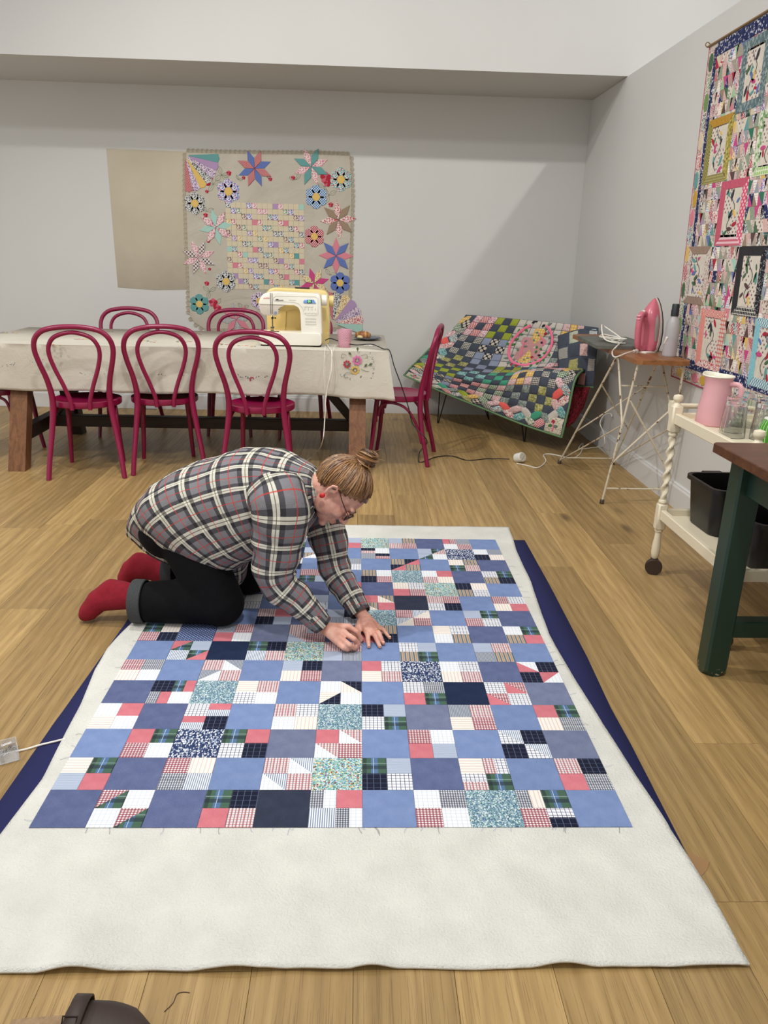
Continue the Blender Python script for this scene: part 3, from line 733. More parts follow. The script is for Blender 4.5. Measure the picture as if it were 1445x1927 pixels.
for x in (-.1215, -.132): MB().tube([(x, F-.001, .325), (x, F-.002, .20)], .0016, 6).build('thread_slot', mat('slot_dark', (70, 66, 62), .6), sm)
MB().lathe([(0, 0), (.009, 0), (.009, .004), (0, .004)], 16, (-.101, F+.002, .206), Matrix(((1, 0, 0), (0, 0, -1), (0, 1, 0)))).build('reverse_button', mat('button_grey', (132, 140, 158), .4), sm)
MB().lathe([(0, 0), (.0035, 0), (.0035, .008), (0, .008)], 10, (-.078, F+.002, .228), Matrix(((1, 0, 0), (0, 0, -1), (0, 1, 0)))).build('screw', blk, sm)
MB().tube([(-.128, -.03, .19), (-.128, -.03, .118)], .004, 8).build('needle_bar', gry, sm)
b = MB(); b.box((-.128, -.036, .172), (.012, .014, .012), bev=.001); b.tube([(-.125, -.038, .172), (-.108, -.038, .172)], .0025, 8); b.ell((-.107, -.038, .172), .005, 8, 6); b.build('needle_clamp', blk, sm)
b = MB(); b.box((-.128, -.035, .113), (.022, .03, .012), bev=.002); b.box((-.128, -.048, .098), (.02, .02, .006), bev=.001); b.build('presser_foot', gry, sm)
MB().box((-.12, -.035, .089), (.07, .06, .002), bev=.0006).build('needle_plate', gry, sm)
MB().box((-.07, -.0855, .07), (.0012, .002, .03)).build('bed_seam', mat('outline_grey', (176, 172, 164)), sm)
for x in (-.18, .17): MB().box((x, 0, .005), (.05, .12, .010), bev=.002).build('foot', blk, sm)
wl = bpy.data.lights.new('sewing_light', 'POINT'); wl.energy = .25; wl.color = (1, .78, .45); wl.shadow_soft_size = .012
wlo = bpy.data.objects.new('sewing_light', wl); COL.objects.link(wlo); wlo.parent = sm; wlo.location = (-.165, .0, .178)
# ---- yellow machine behind
sm.scale = (.95, 1, 1); p1 = onz(560, 640, ZT); YM = p0.y+.30
ym = thing('vintage_sewing_machine', 'butter-yellow vintage sewing machine standing behind the white one', 'sewing machine', (ony(562, 640, YM).x, YM, ZT))
b = MB(); slab(b, rrect(-.20, .205, .0, .075, .014), .09, .18, .008); b.build('base', ypl, ym)
b = MB(); C2 = [(.06, .07), (.205, .07), (.208, .14), (.203, .28), (.196, .315), (.178, .335), (.15, .341), (-.15, .347), (-.178, .340), (-.196, .322), (-.203, .295), (-.200, .10), (-.198, .072), (-.09, .072), (-.085, .11), (-.085, .20), (-.05, .215), (.03, .215), (.055, .19)]
slab(b, C2, .07, .14, .01); b.build('body', ypl, ym)
slab(MB(), rrect(-.09, .06, .074, .217, .004, 2), .05, .112, 0).build('back_plate', ypl, ym)
MB().tube([(.203, 0, .27), (.232, 0, .27)], .036, 20).build('handwheel', ypl, ym)
for x, r in ((-.157, .009), (-.108, .011), (-.055, .011), (.015, .009), (.075, .011), (.138, .009)): MB().lathe([(0, 0), (r, 0), (r*.8, .006), (0, .006)], 14, (x, -.072, .312), Matrix(((1, 0, 0), (0, 0, -1), (0, 1, 0)))).build('dial', mat('dial_ivory', (224, 206, 160), .4), ym)
MB().bar((.008, -.074, .306), (.075, -.074, .306), .003).build('orange_guide', mat('guide_orange', (220, 140, 70), .5), ym)
MB().bar((-.02, 0, .349), (.075, 0, .347), .02, .008, bev=.002).build('carry_handle', blk, ym)
# ---- mug, plate, croissant
p = onz(648, 655, ZT)
mug = thing('tumbler', 'pink ceramic tumbler with rows of small dark dots', 'cup', (p.x, p.y+.045, ZT))
prof = [(0, .0), (.036, 0), (.039, .004), (.041, .03), (.0445, .07), (.0465, .108), (.0455, .111), (.0435, .108), (.039, .02), (0, .008)]
MB().lathe(prof, 32, uv=.045).build('body', dots('pink_dotted_glaze', (224, 172, 186), (130, 64, 84), .0105, .34, rough=.25), mug)
p = onz(688, 640, ZT); 
def plate_print():
    t = NT('plate_print'); v = t.coord('Object'); r = t.sep(t.vor(v, 70))[0]
    c = t.ramp(r, [(0, lin((220, 222, 224))), (.35, lin((110, 140, 176))), (.55, lin((216, 214, 214))), (.7, lin((190, 130, 140))), (.82, lin((90, 130, 120)))], 'CONSTANT')
    return t.done(c, .2, 0, .5)
pl = thing('plate', 'flowery side plate holding a croissant', 'plate', (ony(692, 635, p.y).x, p.y+.02, ZT))
MB().lathe([(0, .004), (.055, .003), (.06, .006), (.098, .016), (.1, .018), (.098, .0195), (.06, .009), (0, .0075)], 40).build('dish', plate_print(), pl)
MB().lathe([(.096, .015), (.1, .0165), (.101, .018), (.1, .0195), (.097, .0188)], 40).build('rim', mat('plate_rim', (52, 62, 80), .3), pl)
cr = MB(); n = 14; rings = []
for i in range(n+1):
    u = i/n*2-1; r = .006+.026*math.sqrt(max(0, 1-u*u))*(1+.10*math.sin(i*2.6)); cx, cyy = u*.056, -.018+.03*u*u
    rings.append([Vector((cx+.02*0, cyy+r*math.cos(2*PI*k/14)*.85, .0285+r*.9*math.sin(2*PI*k/14))) for k in range(14)])
cr.loft(rings)
tcr = NT('croissant_crust'); v = tcr.coord('Object', scale=(60, 8, 8)); f = tcr.noise(v, 1.2, 4, .6, .5); tcr.bump(f, .8, .004)
crm = tcr.done(tcr.ramp(f, [(.3, lin((92, 52, 24))), (.5, lin((150, 92, 44))), (.7, lin((206, 160, 100)))]), .45)
o = cr.build('croissant', crm, loc=(pl.location.x-.035, pl.location.y, ZT+.0035)); tag(o, 'browned croissant on the flowery side plate', 'pastry')
o = MB().ell((0, 0, .012), (.022, .018, .014), 12, 8).build('pastry_piece', mat('torn_crumb', (212, 190, 150), .8, nz=(80, .3), bump=(120, .8)), loc=(pl.location.x-.055, pl.location.y-.045, ZT+.009)); tag(o, 'pale torn end of pastry lying on the plate rim', 'pastry')
p = onz(697, 651, ZT)
pk = thing('paper_packet', 'small white packets lying in front of the plate', 'packet', (p.x, p.y, ZT)); pk['label'] = 'small crumpled white paper packet lying before the flowery plate'
for dx in (-.03, .0, .035): MB().box((dx, 0, .004), (.028, .02, .007), Euler((0, .1*dx*30, .3*dx*20)), .002).build('fold', mat('white_paper', (226, 222, 210), .7), pk)
# ---- leads
def lead(name, label, pts, r, m, cat='cable', n=8):
    o = MB().tube(crv(pts, n), r, 8).build(name, m); return tag(o, label, cat)
wcb = mat('white_cable', (226, 222, 210), .45); bcb = mat('black_cable', (18, 18, 20), .45)
q = lambda px, py, y: tuple(ony(px, py, y)); g = lambda px, py, z=.004: tuple(onz(px, py, z))
a = sm.location
lead('pedal_lead', 'white flex hanging from the sewing machine down the cloth towards the floor', [(a.x+.205, a.y+.02, ZT+.035), (a.x+.222, a.y, ZT+.01), q(620, 655, 4.80), q(624, 664, 4.735), q(623, 700, 4.70), q(614, 740, 4.70), q(611, 790, 4.66), q(607, 830, 4.60), g(597, 850), g(578, 866), (-.45, 4.62, .004), (-.5, 4.42, .004)], .003, wcb)
lead('spare_lead', 'thin white loop of flex hanging against the cream cloth', [(a.x+.21, a.y-.03, ZT+.004), q(612, 652, 4.80), q(611, 666, 4.73), q(609, 700, 4.712), q(611, 735, 4.708), q(614, 748, 4.708), q(621, 700, 4.712), q(626, 664, 4.728), q(630, 651, 4.80), (a.x+.29, a.y+.02, ZT+.004)], .0016, wcb)
lead('mains_lead', 'black mains lead from the sewing machine, over the table edge to the floor', [(a.x+.205, a.y+.04, ZT+.03), q(622, 637, 4.93), q(640, 643, 4.99), q(668, 649, 4.90), q(700, 648, 4.87), (.155, 4.86, ZT+.006), q(733, 660, 4.84), q(742, 690, 4.80), q(755, 725, 4.80), q(768, 765, 4.82), q(778, 800, 4.86), (.455, 4.83, .19), g(790, 850, .02), g(788, 868, .006), g(800, 868), g(820, 860), g(850, 858), g(880, 866), g(920, 863), g(958, 864, .02)], .0032, bcb, n=7)
# ================================================================== cloths hung on the walls
RNG = random.Random(5)
YC = YB-.012
def wp(px, py, dy=0.0): p = ony(px, py, YC); return (p.x, p.z)
def w4(cx, cy): return wp(190+cx/2.89, 260+cy/2.89)        # coordinates read off an enlarged view of the hanging
# plain calico panel
cal = NT('calico'); v = cal.coord('Object'); f = cal.noise(v, 2.5, 4); cal.bump(f, .6, .03)
calm = cal.done(cal.ramp(f, [(.3, lin((180, 171, 151))), (.7, lin((190, 181, 162)))]), .9, 0, .15)
P = [wp(199, 279), wp(357, 285), wp(357, 545), wp(290, 546), wp(221, 541)]
b = MB(); c0 = (sum(p[0] for p in P)/5, YB, sum(p[1] for p in P)/5)
b.prism([(p[0], p[1]) for p in P], -YB+.0005, -YB+.0025, XZ, inset=.001); o = b.build('calico_panel', calm, loc=c0, origin=c0)
tag(o, 'plain cream calico panel hung on the wall beside the flowered cloth', 'fabric panel')
# embroidered tablecloth with applied stars and flowers
linen = NT('natural_linen'); v = linen.coord('Object'); f = linen.noise(v, 3.5, 4, .6, .6); linen.bump(f, .7, .03)
linm = linen.done(linen.ramp(f, [(.3, lin((178, 171, 156))), (.7, lin((190, 183, 169)))]), .9, 0, .15)
HC = ony(505, 450, YB); HO = (HC.x, YB, HC.z)
hang = thing('hanging_cloth', 'linen cloth on the wall with lace edge, patchwork stars and hexagon flowers', 'wall hanging', HO)
ed = [w4(463, 78), w4(640, 84), w4(900, 88), w4(1180, 88), w4(1352, 96), w4(1362, 300), w4(1352, 640), w4(1345, 900), w4(1332, 985), w4(1280, 1030), w4(1000, 1040), w4(560, 1035), w4(505, 1000), w4(482, 960), w4(480, 800), w4(470, 560), w4(462, 300)]
yb_ = -YB+.004
def hp(out, z0, z1, name, m, ins=.001, par=None):
    """piece of cloth lying on the hanging: outline in (x, z) world, standing z0..z1 off the wall"""
    b = MB(); cx = sum(p[0] for p in out)/len(out); cz = sum(p[1] for p in out)/len(out)
    if sum(a[0]*c[1]-c[0]*a[1] for a, c in zip(out, out[1:]+out[:1])) < 0: out = out[::-1]
    b.prism([(p[0]-cx, p[1]-cz) for p in out], z0, z1, XZ, inset=ins, uv=True)
    return b.build(name, m, par or hang, loc=(cx-HO[0], YB-HO[1], cz-HO[2]), smooth=None)
hp(ed, .0035, .0062, 'ground_cloth', linm, 0)
# lace: scalloped loops of thread
lace = MB(); L = []; cyc = ed+[ed[0]]
for a, c in zip(cyc, cyc[1:]):
    n = max(1, int(math.hypot(c[0]-a[0], c[1]-a[1])/.036))
    for k in range(n): L.append(((lerp(a[0], c[0], (k+.5)/n), lerp(a[1], c[1], (k+.5)/n)), math.atan2(c[1]-a[1], c[0]-a[0])))
for (x, z), an in L:
    T = (math.cos(an), math.sin(an)); Nn = (-T[1], T[0])
    if (x+Nn[0]*.01-HO[0])**2+(z+Nn[1]*.01-HO[2])**2 < (x-HO[0])**2+(z-HO[2])**2: Nn = (-Nn[0], -Nn[1])
    at = lambda s, d: (x+T[0]*s+Nn[0]*d, YB-.005, z+T[1]*s+Nn[1]*d)
    for (w, d) in ((.019, .030), (.014, .021), (.008, .012)):
        lace.tube([at(-w, 0), at(-w*.8, d*.6), at(-w*.35, d*.95), at(0, d), at(w*.35, d*.95), at(w*.8, d*.6), at(w, 0)], .0021, 4)
    for s in (-.012, 0, .012): lace.tube([at(s, 0), at(s*1.3, .027)], .0012, 4)
    lace.tube([at(-.018, -.002), at(.018, -.002)], .0014, 4)
lace.build('lace_edging', mat('ecru_lace', (190, 180, 158), .9), hang, origin=HO)
# cloths
def pr(i):
    prints = [('print_blue', [(60, 84, 150), (220, 220, 226), (96, 120, 190), (200, 120, 150)]), ('print_red', [(170, 40, 56), (226, 214, 208), (190, 80, 90), (220, 200, 190)]), ('print_green', [(60, 110, 84), (216, 212, 196), (110, 150, 120), (200, 190, 170)]),
              ('print_pink', [(206, 130, 150), (226, 212, 206), (170, 80, 110), (222, 190, 190)]), ('print_black', [(30, 34, 44), (214, 214, 210), (60, 66, 80), (180, 180, 176)]), ('print_yellow', [(206, 170, 90), (226, 214, 186), (150, 110, 70), (216, 196, 140)]),
              ('print_teal', [(50, 124, 130), (206, 216, 210), (90, 160, 160), (180, 70, 80)]), ('print_brown', [(84, 58, 52), (206, 190, 176), (120, 90, 78), (220, 200, 190)]), ('print_mauve', [(140, 110, 150), (216, 204, 214), (110, 90, 130), (200, 180, 196)])]
    n, c = prints[i % len(prints)]; return floral(n, c, 150, c[1])
plain = {k: mat('cotton_'+k, c, .9, bump=(300, .2)) for k, c in dict(blue=(92, 112, 170), teal=(96, 150, 148), aqua=(160, 196, 184), brown=(86, 62, 60), tan=(146, 126, 104), pink=(206, 126, 140), magenta=(190, 70, 124), red=(166, 30, 52), yellow=(214, 180, 100), lilac=(168, 140, 176), cream=(204, 192, 164), green=(70, 100, 70)).items()}
reddot = dots('red_dot_white', (228, 218, 214), (170, 60, 70), .012, .5); bluedot = dots('blue_dot', (60, 110, 160), (210, 220, 226), .02, .36); rdot = dots('red_with_dots', (160, 28, 48), (226, 200, 200), .018, .36)
brdot = dots('brown_dot', (76, 54, 54), (210, 200, 196), .03, .45)
def star(cx, cy, R, ma, mb, rot=0.0, n=8):
    x, z = w4(cx, cy); r = R/2.89/1430*7.0*.98
    for k in range(n):
        a = rot+2*PI*k/n; d = (math.cos(a), math.sin(a)); e = (-d[1], d[0]); s = math.tan(PI/n)*.52*1.0
        out = [(x, z), (x+d[0]*r*.52-e[0]*r*s*.92, z+d[1]*r*.52-e[1]*r*s*.92), (x+d[0]*r, z+d[1]*r), (x+d[0]*r*.52+e[0]*r*s*.92, z+d[1]*r*.52+e[1]*r*s*.92)]
        hp(out, .006, .010+.004*(k % 2), 'star_diamond', ma if k % 2 else mb, .003)
star(835, 165, 86, reddot, plain['blue'], PI/8); star(1143, 155, 88, plain['teal'], pr(3), PI/8); star(625, 485, 86, pr(3), plain['aqua'], .2)
star(532, 650, 86, brdot, pr(3), PI/8); star(1290, 445, 90, plain['tan'], pr(1), .1); star(1278, 640, 88, plain['blue'], plain['pink'], PI/2)
star(735, 985, 84, plain['pink'], fab('grey_check', (206, 206, 200), [('x', .012, .5, 0, (120, 124, 130), .6), ('y', .012, .5, 0, (120, 124, 130), .6)]), .15); star(1160, 790, 78, pr(5), plain['magenta'], .3)
def hexf(cx, cy, R, m):
    x, z = w4(cx, cy); r = R/2.89/1430*7.0*.98; q = r*.46
    for k in range(6):
        a = PI/6+PI/3*k; hx, hz = x+math.cos(a)*r*.62, z+math.sin(a)*r*.62
        hp([(hx+q*math.cos(t*PI/4+.2), hz+q*math.sin(t*PI/4+.2)) for t in range(8)], .006, .011, 'petal', m, .004)
    hp([(x+q*.85*math.cos(t*PI/3), z+q*.85*math.sin(t*PI/3)) for t in range(6)], .006, .0135, 'flower_centre', plain['yellow'], .003)
for a in ((693, 290, 54, pr(0)), (510, 355, 50, pr(4)), (1305, 225, 52, pr(6)), (1170, 320, 52, bluedot), (1160, 535, 48, rdot), (680, 780, 50, pr(4)), (535, 903, 48, plain['teal']), (1300, 788, 50, plain['blue']), (860, 885, 42, pr(8))): hexf(*a)
def fan(cx, cy, a0, a1, R, cols):
    x, z = w4(cx, cy); r = R/2.89/1430*7.0*.98; n = len(cols)
    for k, m in enumerate(cols):
        s, e = lerp(a0, a1, k/n), lerp(a0, a1, (k+1)/n)
        hp([(x+r*.12*math.cos(s), z+r*.12*math.sin(s)), (x+r*math.cos(s), z+r*math.sin(s)), (x+r*1.04*math.cos((s+e)/2), z+r*1.04*math.sin((s+e)/2)), (x+r*math.cos(e), z+r*math.sin(e)), (x+r*.12*math.cos(e), z+r*.12*math.sin(e))], .006, .011, 'fan_blade', m, .003)
fan(455, 92, -PI/2-.05, .06, 160, [reddot, pr(8), plain['yellow'], pr(4), pr(8), plain['lilac'], plain['teal']])
fan(1262, 1005, -.35, 1.9, 150, [plain['aqua'], pr(1), pr(8), plain['lilac'], pr(5), pr(4), reddot])
# embroidered roses and leaf sprays
def rose(cx, cy, R, m=None):
    x, z = w4(cx, cy); r = R/2.89/1430*7.0
    b = MB()
    for k in range(5): b.ell((x+.6*r*math.cos(k*1.257+.3), YB-.007, z+.6*r*math.sin(k*1.257+.3)), (r*.55, .003, r*.5), 8, 5, mi=k % 2)
    b.build('embroidered_rose', [plain['red'], mat('cotton_rose', (196, 90, 110), .9)], hang, origin=HO)
def spray(cx, cy, n=3, R=15, a0=0):
    x, z = w4(cx, cy); r = R/2.89/1430*7.0; b = MB()
    for k in range(n):
        a = a0+k*1.9; d = (math.cos(a), math.sin(a)); e = (-d[1], d[0])
        p = lambda u, w_: (x+d[0]*u*r*2.3+e[0]*w_*r, YB-.0065, z+d[1]*u*r*2.3+e[1]*w_*r)
        b.tube([p(0, 0), p(.4, .55), p(.75, .5), p(1.05, 0), p(.75, -.5), p(.4, -.55)], .0011, 4, closed=True); b.tube([p(0, 0), p(1, 0)], .0008, 4)
    b.build('embroidered_leaves', plain['green'], hang, origin=HO)
for a in ((570, 228, 26), (590, 205, 18), (1222, 215, 24), (1230, 245, 16), (610, 895, 20), (632, 925, 18), (695, 190, 11), (920, 222, 9), (1250, 362, 11), (575, 790, 11), (568, 418, 10), (1045, 215, 9), (775, 215, 8), (575, 290, 8), (1255, 905, 16), (1262, 935, 16), (583, 560, 8), (590, 712, 7)): rose(*a)
for a in ((610, 250, 3, 17, .3), (655, 200, 4, 17, 0), (1062, 225, 2, 15, 1), (1240, 310, 3, 17, .5), (1215, 262, 2, 15, 3), (630, 905, 3, 15, 1), (590, 835, 3, 16, .6), (575, 400, 2, 15, .4), (1245, 745, 2, 15, .3), (770, 925, 2, 14, .4), (745, 225, 2, 9, 0), (905, 215, 2, 8, 0)): spray(*a)
# patchwork panel in the middle: 15 x 16 small oblongs, prints stepping diagonally
gx0, gz0 = w4(675, 348); gx1, gz1 = w4(1107, 830); cw, ch = (gx1-gx0)/15, (gz0-gz1)/16
for r in range(16):
    st = (4+2*r) % 5
    for c in range(15):
        isp = (c-st) % 5 in (0, 1)
        x0, z0 = gx0+c*cw, gz0-r*ch
        m = pr(RNG.randrange(9)) if isp else plain['cream']
        if isp and RNG.random() < .15: m = RNG.choice([plain['teal'], plain['lilac'], plain['pink'], plain['aqua']])
        hp([(x0+.0004, z0-ch+.0004), (x0+cw-.0004, z0-ch+.0004), (x0+cw-.0004, z0-.0004), (x0+.0004, z0-.0004)], .006, .0085+RNG.uniform(0, .001), 'patch', m, .0012)
# ------------------------------------------------------------------ big triangle quilt on the right wall
QZ0, QZ1, QY0, QY1 = .705, 2.415, 3.00, 4.45
tq = thing('wall_quilt', 'large quilt of tiny triangles and framed picture blocks hung on the right wall', 'quilt', (XW, 3.72, QZ0))
TO = (XW, 3.72, QZ0)
YZ = Matrix(((0, 0, -1, XW), (-1, 0, 0, 0), (0, 1, 0, 0), (0, 0, 0, 1)))       # outline (-y, z), extruded into the room
def tp_(out, z0, z1, name, m, ins=.001, par=None):
    """piece of the wall quilt: outline of (y, z) points, raised z0..z1 from the wall"""
    o2 = [(-p[0], p[1]) for p in out]
    if sum(a[0]*c[1]-c[0]*a[1] for a, c in zip(o2, o2[1:]+o2[:1])) < 0: o2 = o2[::-1]
    cx = sum(p[0] for p in o2)/len(o2); cz = sum(p[1] for p in o2)/len(o2); b = MB()
    M = Matrix(((0, 0, -1, 0), (-1, 0, 0, 0), (0, 1, 0, 0), (0, 0, 0, 1)))
    b.prism([(p[0]-cx, p[1]-cz) for p in o2], z0, z1, M, inset=ins, uv=True)
    return b.build(name, m, par or tq, loc=(XW-TO[0], -cx-TO[1], cz-TO[2]), smooth=None)
def q5(cx, cy): p = onx(1240+cx/2.605, cy/2.605, XW-.012); return (p.y, p.z)
R4 = lambda y0, y1, z0, z1: [(y0, z0), (y1, z0), (y1, z1), (y0, z1)]
# the quilt hangs a little askew: shear of its near-vertical edge, read off the photograph
SHR = (q5(245, 225)[0]-q5(60, 1800)[0])/(q5(245, 225)[1]-q5(60, 1800)[1])
def sh(y, z): return (y+SHR*(z-1.55), z)
SH = lambda out: [sh(*p) for p in out]
tp_(SH(R4(QY0, QY1, QZ0, QZ1)), .002, .007, 'quilt_back', mat('quilt_ground', (196, 186, 176), .9), 0)
navp = floral('navy_sprig', [(36, 44, 84), (44, 52, 92), (190, 190, 200), (34, 40, 78), (60, 70, 110)], 120, (38, 46, 86)); palep = floral('pale_sprig', [(206, 196, 184), (190, 176, 170), (150, 150, 140), (214, 206, 196), (170, 110, 110)], 140, (204, 196, 186))
bd = .075
for nm, rr in (('border_side', R4(QY1-bd-.03, QY1-bd, QZ0+bd, QZ1-.03)), ('border_top', R4(QY0, QY1-bd-.03, QZ1-.075, QZ1-.012)), ('border_foot', R4(QY0, QY1-bd-.03, QZ0+bd, QZ0+bd+.05))): tp_(SH(rr), .006, .011, nm, navp, .002)
tp_(SH(R4(QY1-bd, QY1-.004, QZ0+.004, QZ1-.02)), .006, .0095, 'outer_border', palep, .002); tp_(SH(R4(QY0, QY1-bd, QZ0+.004, QZ0+bd)), .006, .0095, 'outer_border', palep, .002)
b = MB(); b.tube([(XW-.006, *sh(y, z)) for y, z in ((QY1, QZ1), (QY1, QZ0), (QY0, QZ0))], .005, 6); b.build('binding', mat('binding_red', (160, 46, 74), .9), tq, origin=TO)
bl = [plain['green'], pr(1), plain['yellow'], pr(4), plain['pink'], pr(2), plain['teal'], rdot, plain['cream'], pr(6), mat('cotton_leaf', (108, 140, 84), .9), mat('cotton_mustard', (190, 150, 60), .9)]
def blob(y, z, a, c, m):
    tp_(SH([(y+a*math.cos(t*PI/5), z+c*math.sin(t*PI/5)) for t in range(10)]), .0095, .013, 'border_leaf', m, .003)
for k in range(17): blob(QY1-bd/2+RNG.uniform(-.008, .008), QZ1-.09-k*.095, .026, .045, bl[(k*5) % len(bl)])
for k in range(14): blob(QY1-bd-.05-k*.1, QZ0+bd/2, .042, .026, bl[(k*7+2) % len(bl)])
# framed blocks (outer rectangle in wall coordinates from the photograph, regularised)
def rect_from(tl, tr, br, bl_):
    a, c, d, e = q5(*tl), q5(*tr), q5(*br), q5(*bl_); u = lambda p: p[0]-SHR*(p[1]-1.55)
    return ((u(c)+u(d))/2, (u(a)+u(e))/2, (d[1]+e[1])/2, (a[1]+c[1])/2)          # y0 (near), y1 (far), z0, z1
must = mat('frame_mustard', (176, 132, 40), .9, nz=(90, .15)); hotp = mat('frame_pink', (188, 84, 106), .9, nz=(90, .12)); taup = mat('frame_taupe', (146, 124, 108), .9, nz=(120, .2)); blkf = mat('frame_black', (36, 34, 38), .9, nz=(120, .4))
FRM = [
 ((252, 580), (370, 560), (325, 905), (205, 890), must, dots('yellow_dot', (190, 180, 90), (40, 44, 50), .014, .4), floral('print_olive', [(150, 140, 60), (190, 180, 110), (110, 100, 50), (176, 160, 84)], 90, (160, 148, 76)), fab('olive_check', (176, 168, 110), [('x', .014, .4, 0, (120, 112, 66), .7), ('y', .014, .4, 0, (120, 112, 66), .7)])),
 ((310, 890), (450, 865), (390, 1205), (268, 1205), hotp, hotp, dots('pink_white_dot', (206, 90, 116), (236, 200, 206), .03, .3), fab('pink_ticking', (226, 190, 196), [('y', .02, .5, 0, (190, 60, 90), .8)])),
 ((150, 1210), (265, 1205), (215, 1490), (110, 1490), taup, palep, palep, taup),
 ((400, 1210), (540, 1205), (480, 1560), (345, 1540), blkf, blkf, floral('print_night', [(34, 34, 40), (150, 150, 150), (44, 44, 52), (40, 40, 48)], 170, (38, 38, 44)), fab('black_check', (36, 36, 40), [('x', .016, .2, 0, (220, 216, 206), .9), ('y', .016, .2, 0, (220, 216, 206), .9)])),
 ((210, 1510), (335, 1530), (290, 1825), (175, 1790), dots('coral_dot', (196, 70, 66), (230, 200, 190), .016, .4), mat('frame_salmon', (216, 140, 128), .9, nz=(100, .12)), fab('red_grid', (220, 206, 196), [('x', .02, .4, 0, (190, 80, 70), .7), ('y', .02, .4, 0, (190, 80, 70), .7)]), pr(1)),
 ((408, 195), (540, 160), (520, 520), (385, 545), floral('print_slate', [(92, 112, 116), (130, 146, 146), (84, 102, 108), (150, 164, 160)], 90, (100, 118, 122)), floral('print_slate', [], 90), floral('print_slate', [], 90), floral('print_slate', [], 90)),
 ((480, 1570), (610, 1560), (570, 1920), (425, 1890), dots('teal_drop', (60, 134, 156), (216, 222, 220), .02, .4), mat('frame_sky', (130, 186, 196), .9, nz=(90, .12)), mat('frame_sky', (130, 186, 196), .9), dots('teal_drop', (60, 134, 156), (216, 222, 220), .02, .4)),
 ((495, 535), (620, 510), (590, 850), (460, 860), floral('print_leafgreen', [(110, 150, 96), (206, 212, 190), (140, 170, 120), (220, 220, 206)], 70, (190, 200, 176)), floral('print_leafgreen', [], 70), floral('print_leafgreen', [], 70), fab('green_check', (150, 190, 110), [('x', .02, .3, 0, (226, 230, 206), .8), ('y', .02, .3, 0, (226, 230, 206), .8)])),
]
pic = mat('picture_cream', (206, 198, 184), .9, nz=(40, .08)); pic2 = dots('picture_dots', (210, 202, 190), (120, 84, 90), .034, .22)
leafc = [plain['green'], plain['red'], plain['blue'], mat('ink', (44, 44, 56), .9), plain['yellow'], plain['magenta'], plain['teal'], plain['brown']]
blocks = []; FR2 = [(rect_from(*f_[:4]), f_[4:]) for f_ in FRM]
EX = [((a[0]-k_, a[1]-k_, a[2], a[3]), m_) for a, m_ in FR2[:5] for k_ in (.55, .68)]
for a, m_ in EX:
    if a[0] > QY0+.02 and not any(a[0] < c[0][1]+.03 and a[1] > c[0][0]-.03 and a[2] < c[0][3]+.03 and a[3] > c[0][2]-.03 for c in FR2): FR2.append((a, m_))
      # the same staggered blocks go on towards the near edge
for (y0, y1, z0, z1), (mt_, ml, mr, mb) in FR2:
    blocks.append((y0, y1, z0, z1)); w, h = (y1-y0), (z1-z0); f = w*.19; g = h*.13
    tp_(SH([(y0, z1), (y1, z1), (y1-f, z1-g), (y0+f, z1-g)]), .006, .0125, 'frame_strip', mt_, .002)
    tp_(SH([(y0, z0), (y1, z0), (y1-f, z0+g), (y0+f, z0+g)]), .006, .0125, 'frame_strip', mb, .002)
    tp_(SH([(y1, z0), (y1, z1), (y1-f, z1-g), (y1-f, z0+g)]), .006, .0125, 'frame_strip', ml, .002)
    tp_(SH([(y0, z0), (y0, z1), (y0+f, z1-g), (y0+f, z0+g)]), .006, .0125, 'frame_strip', mr, .002)
    ym, zm = (y0+y1)/2, (z0+z1)/2
    for (a, c, d, e, m) in ((y0+f, ym, zm, z1-g, pic), (ym, y1-f, zm, z1-g, pic2), (y0+f, ym, z0+g, zm, pic2), (ym, y1-f, z0+g, zm, pic)): tp_(SH(R4(a, c, d, e)), .006, .0105, 'picture_patch', m, .0015)
    stm = MB(); pts = [(lerp(y0+f*1.6, y1-f*1.6, .5+.28*math.sin(k*1.3)), lerp(z0+g*1.4, z1-g*1.4, k/6)) for k in range(7)]
    stm.tube(crv([(XW-.0112, *sh(*p)) for p in pts], 4), .0018, 4); stm.build('stitched_stem', leafc[3], tq, origin=TO)
    for k in range(11):
        y, z = lerp(y0+f*1.3, y1-f*1.3, RNG.random()), lerp(z0+g*1.3, z1-g*1.3, RNG.random()); a = RNG.uniform(0, PI); r = RNG.uniform(.010, .019)
        tp_(SH([(y+r*1.5*math.cos(t*PI/4)*math.cos(a)-r*.6*math.sin(t*PI/4)*math.sin(a), z+r*1.5*math.cos(t*PI/4)*math.sin(a)+r*.6*math.sin(t*PI/4)*math.cos(a)) for t in range(8)]), .0105, .0125, 'applique_leaf', RNG.choice(leafc), .001)
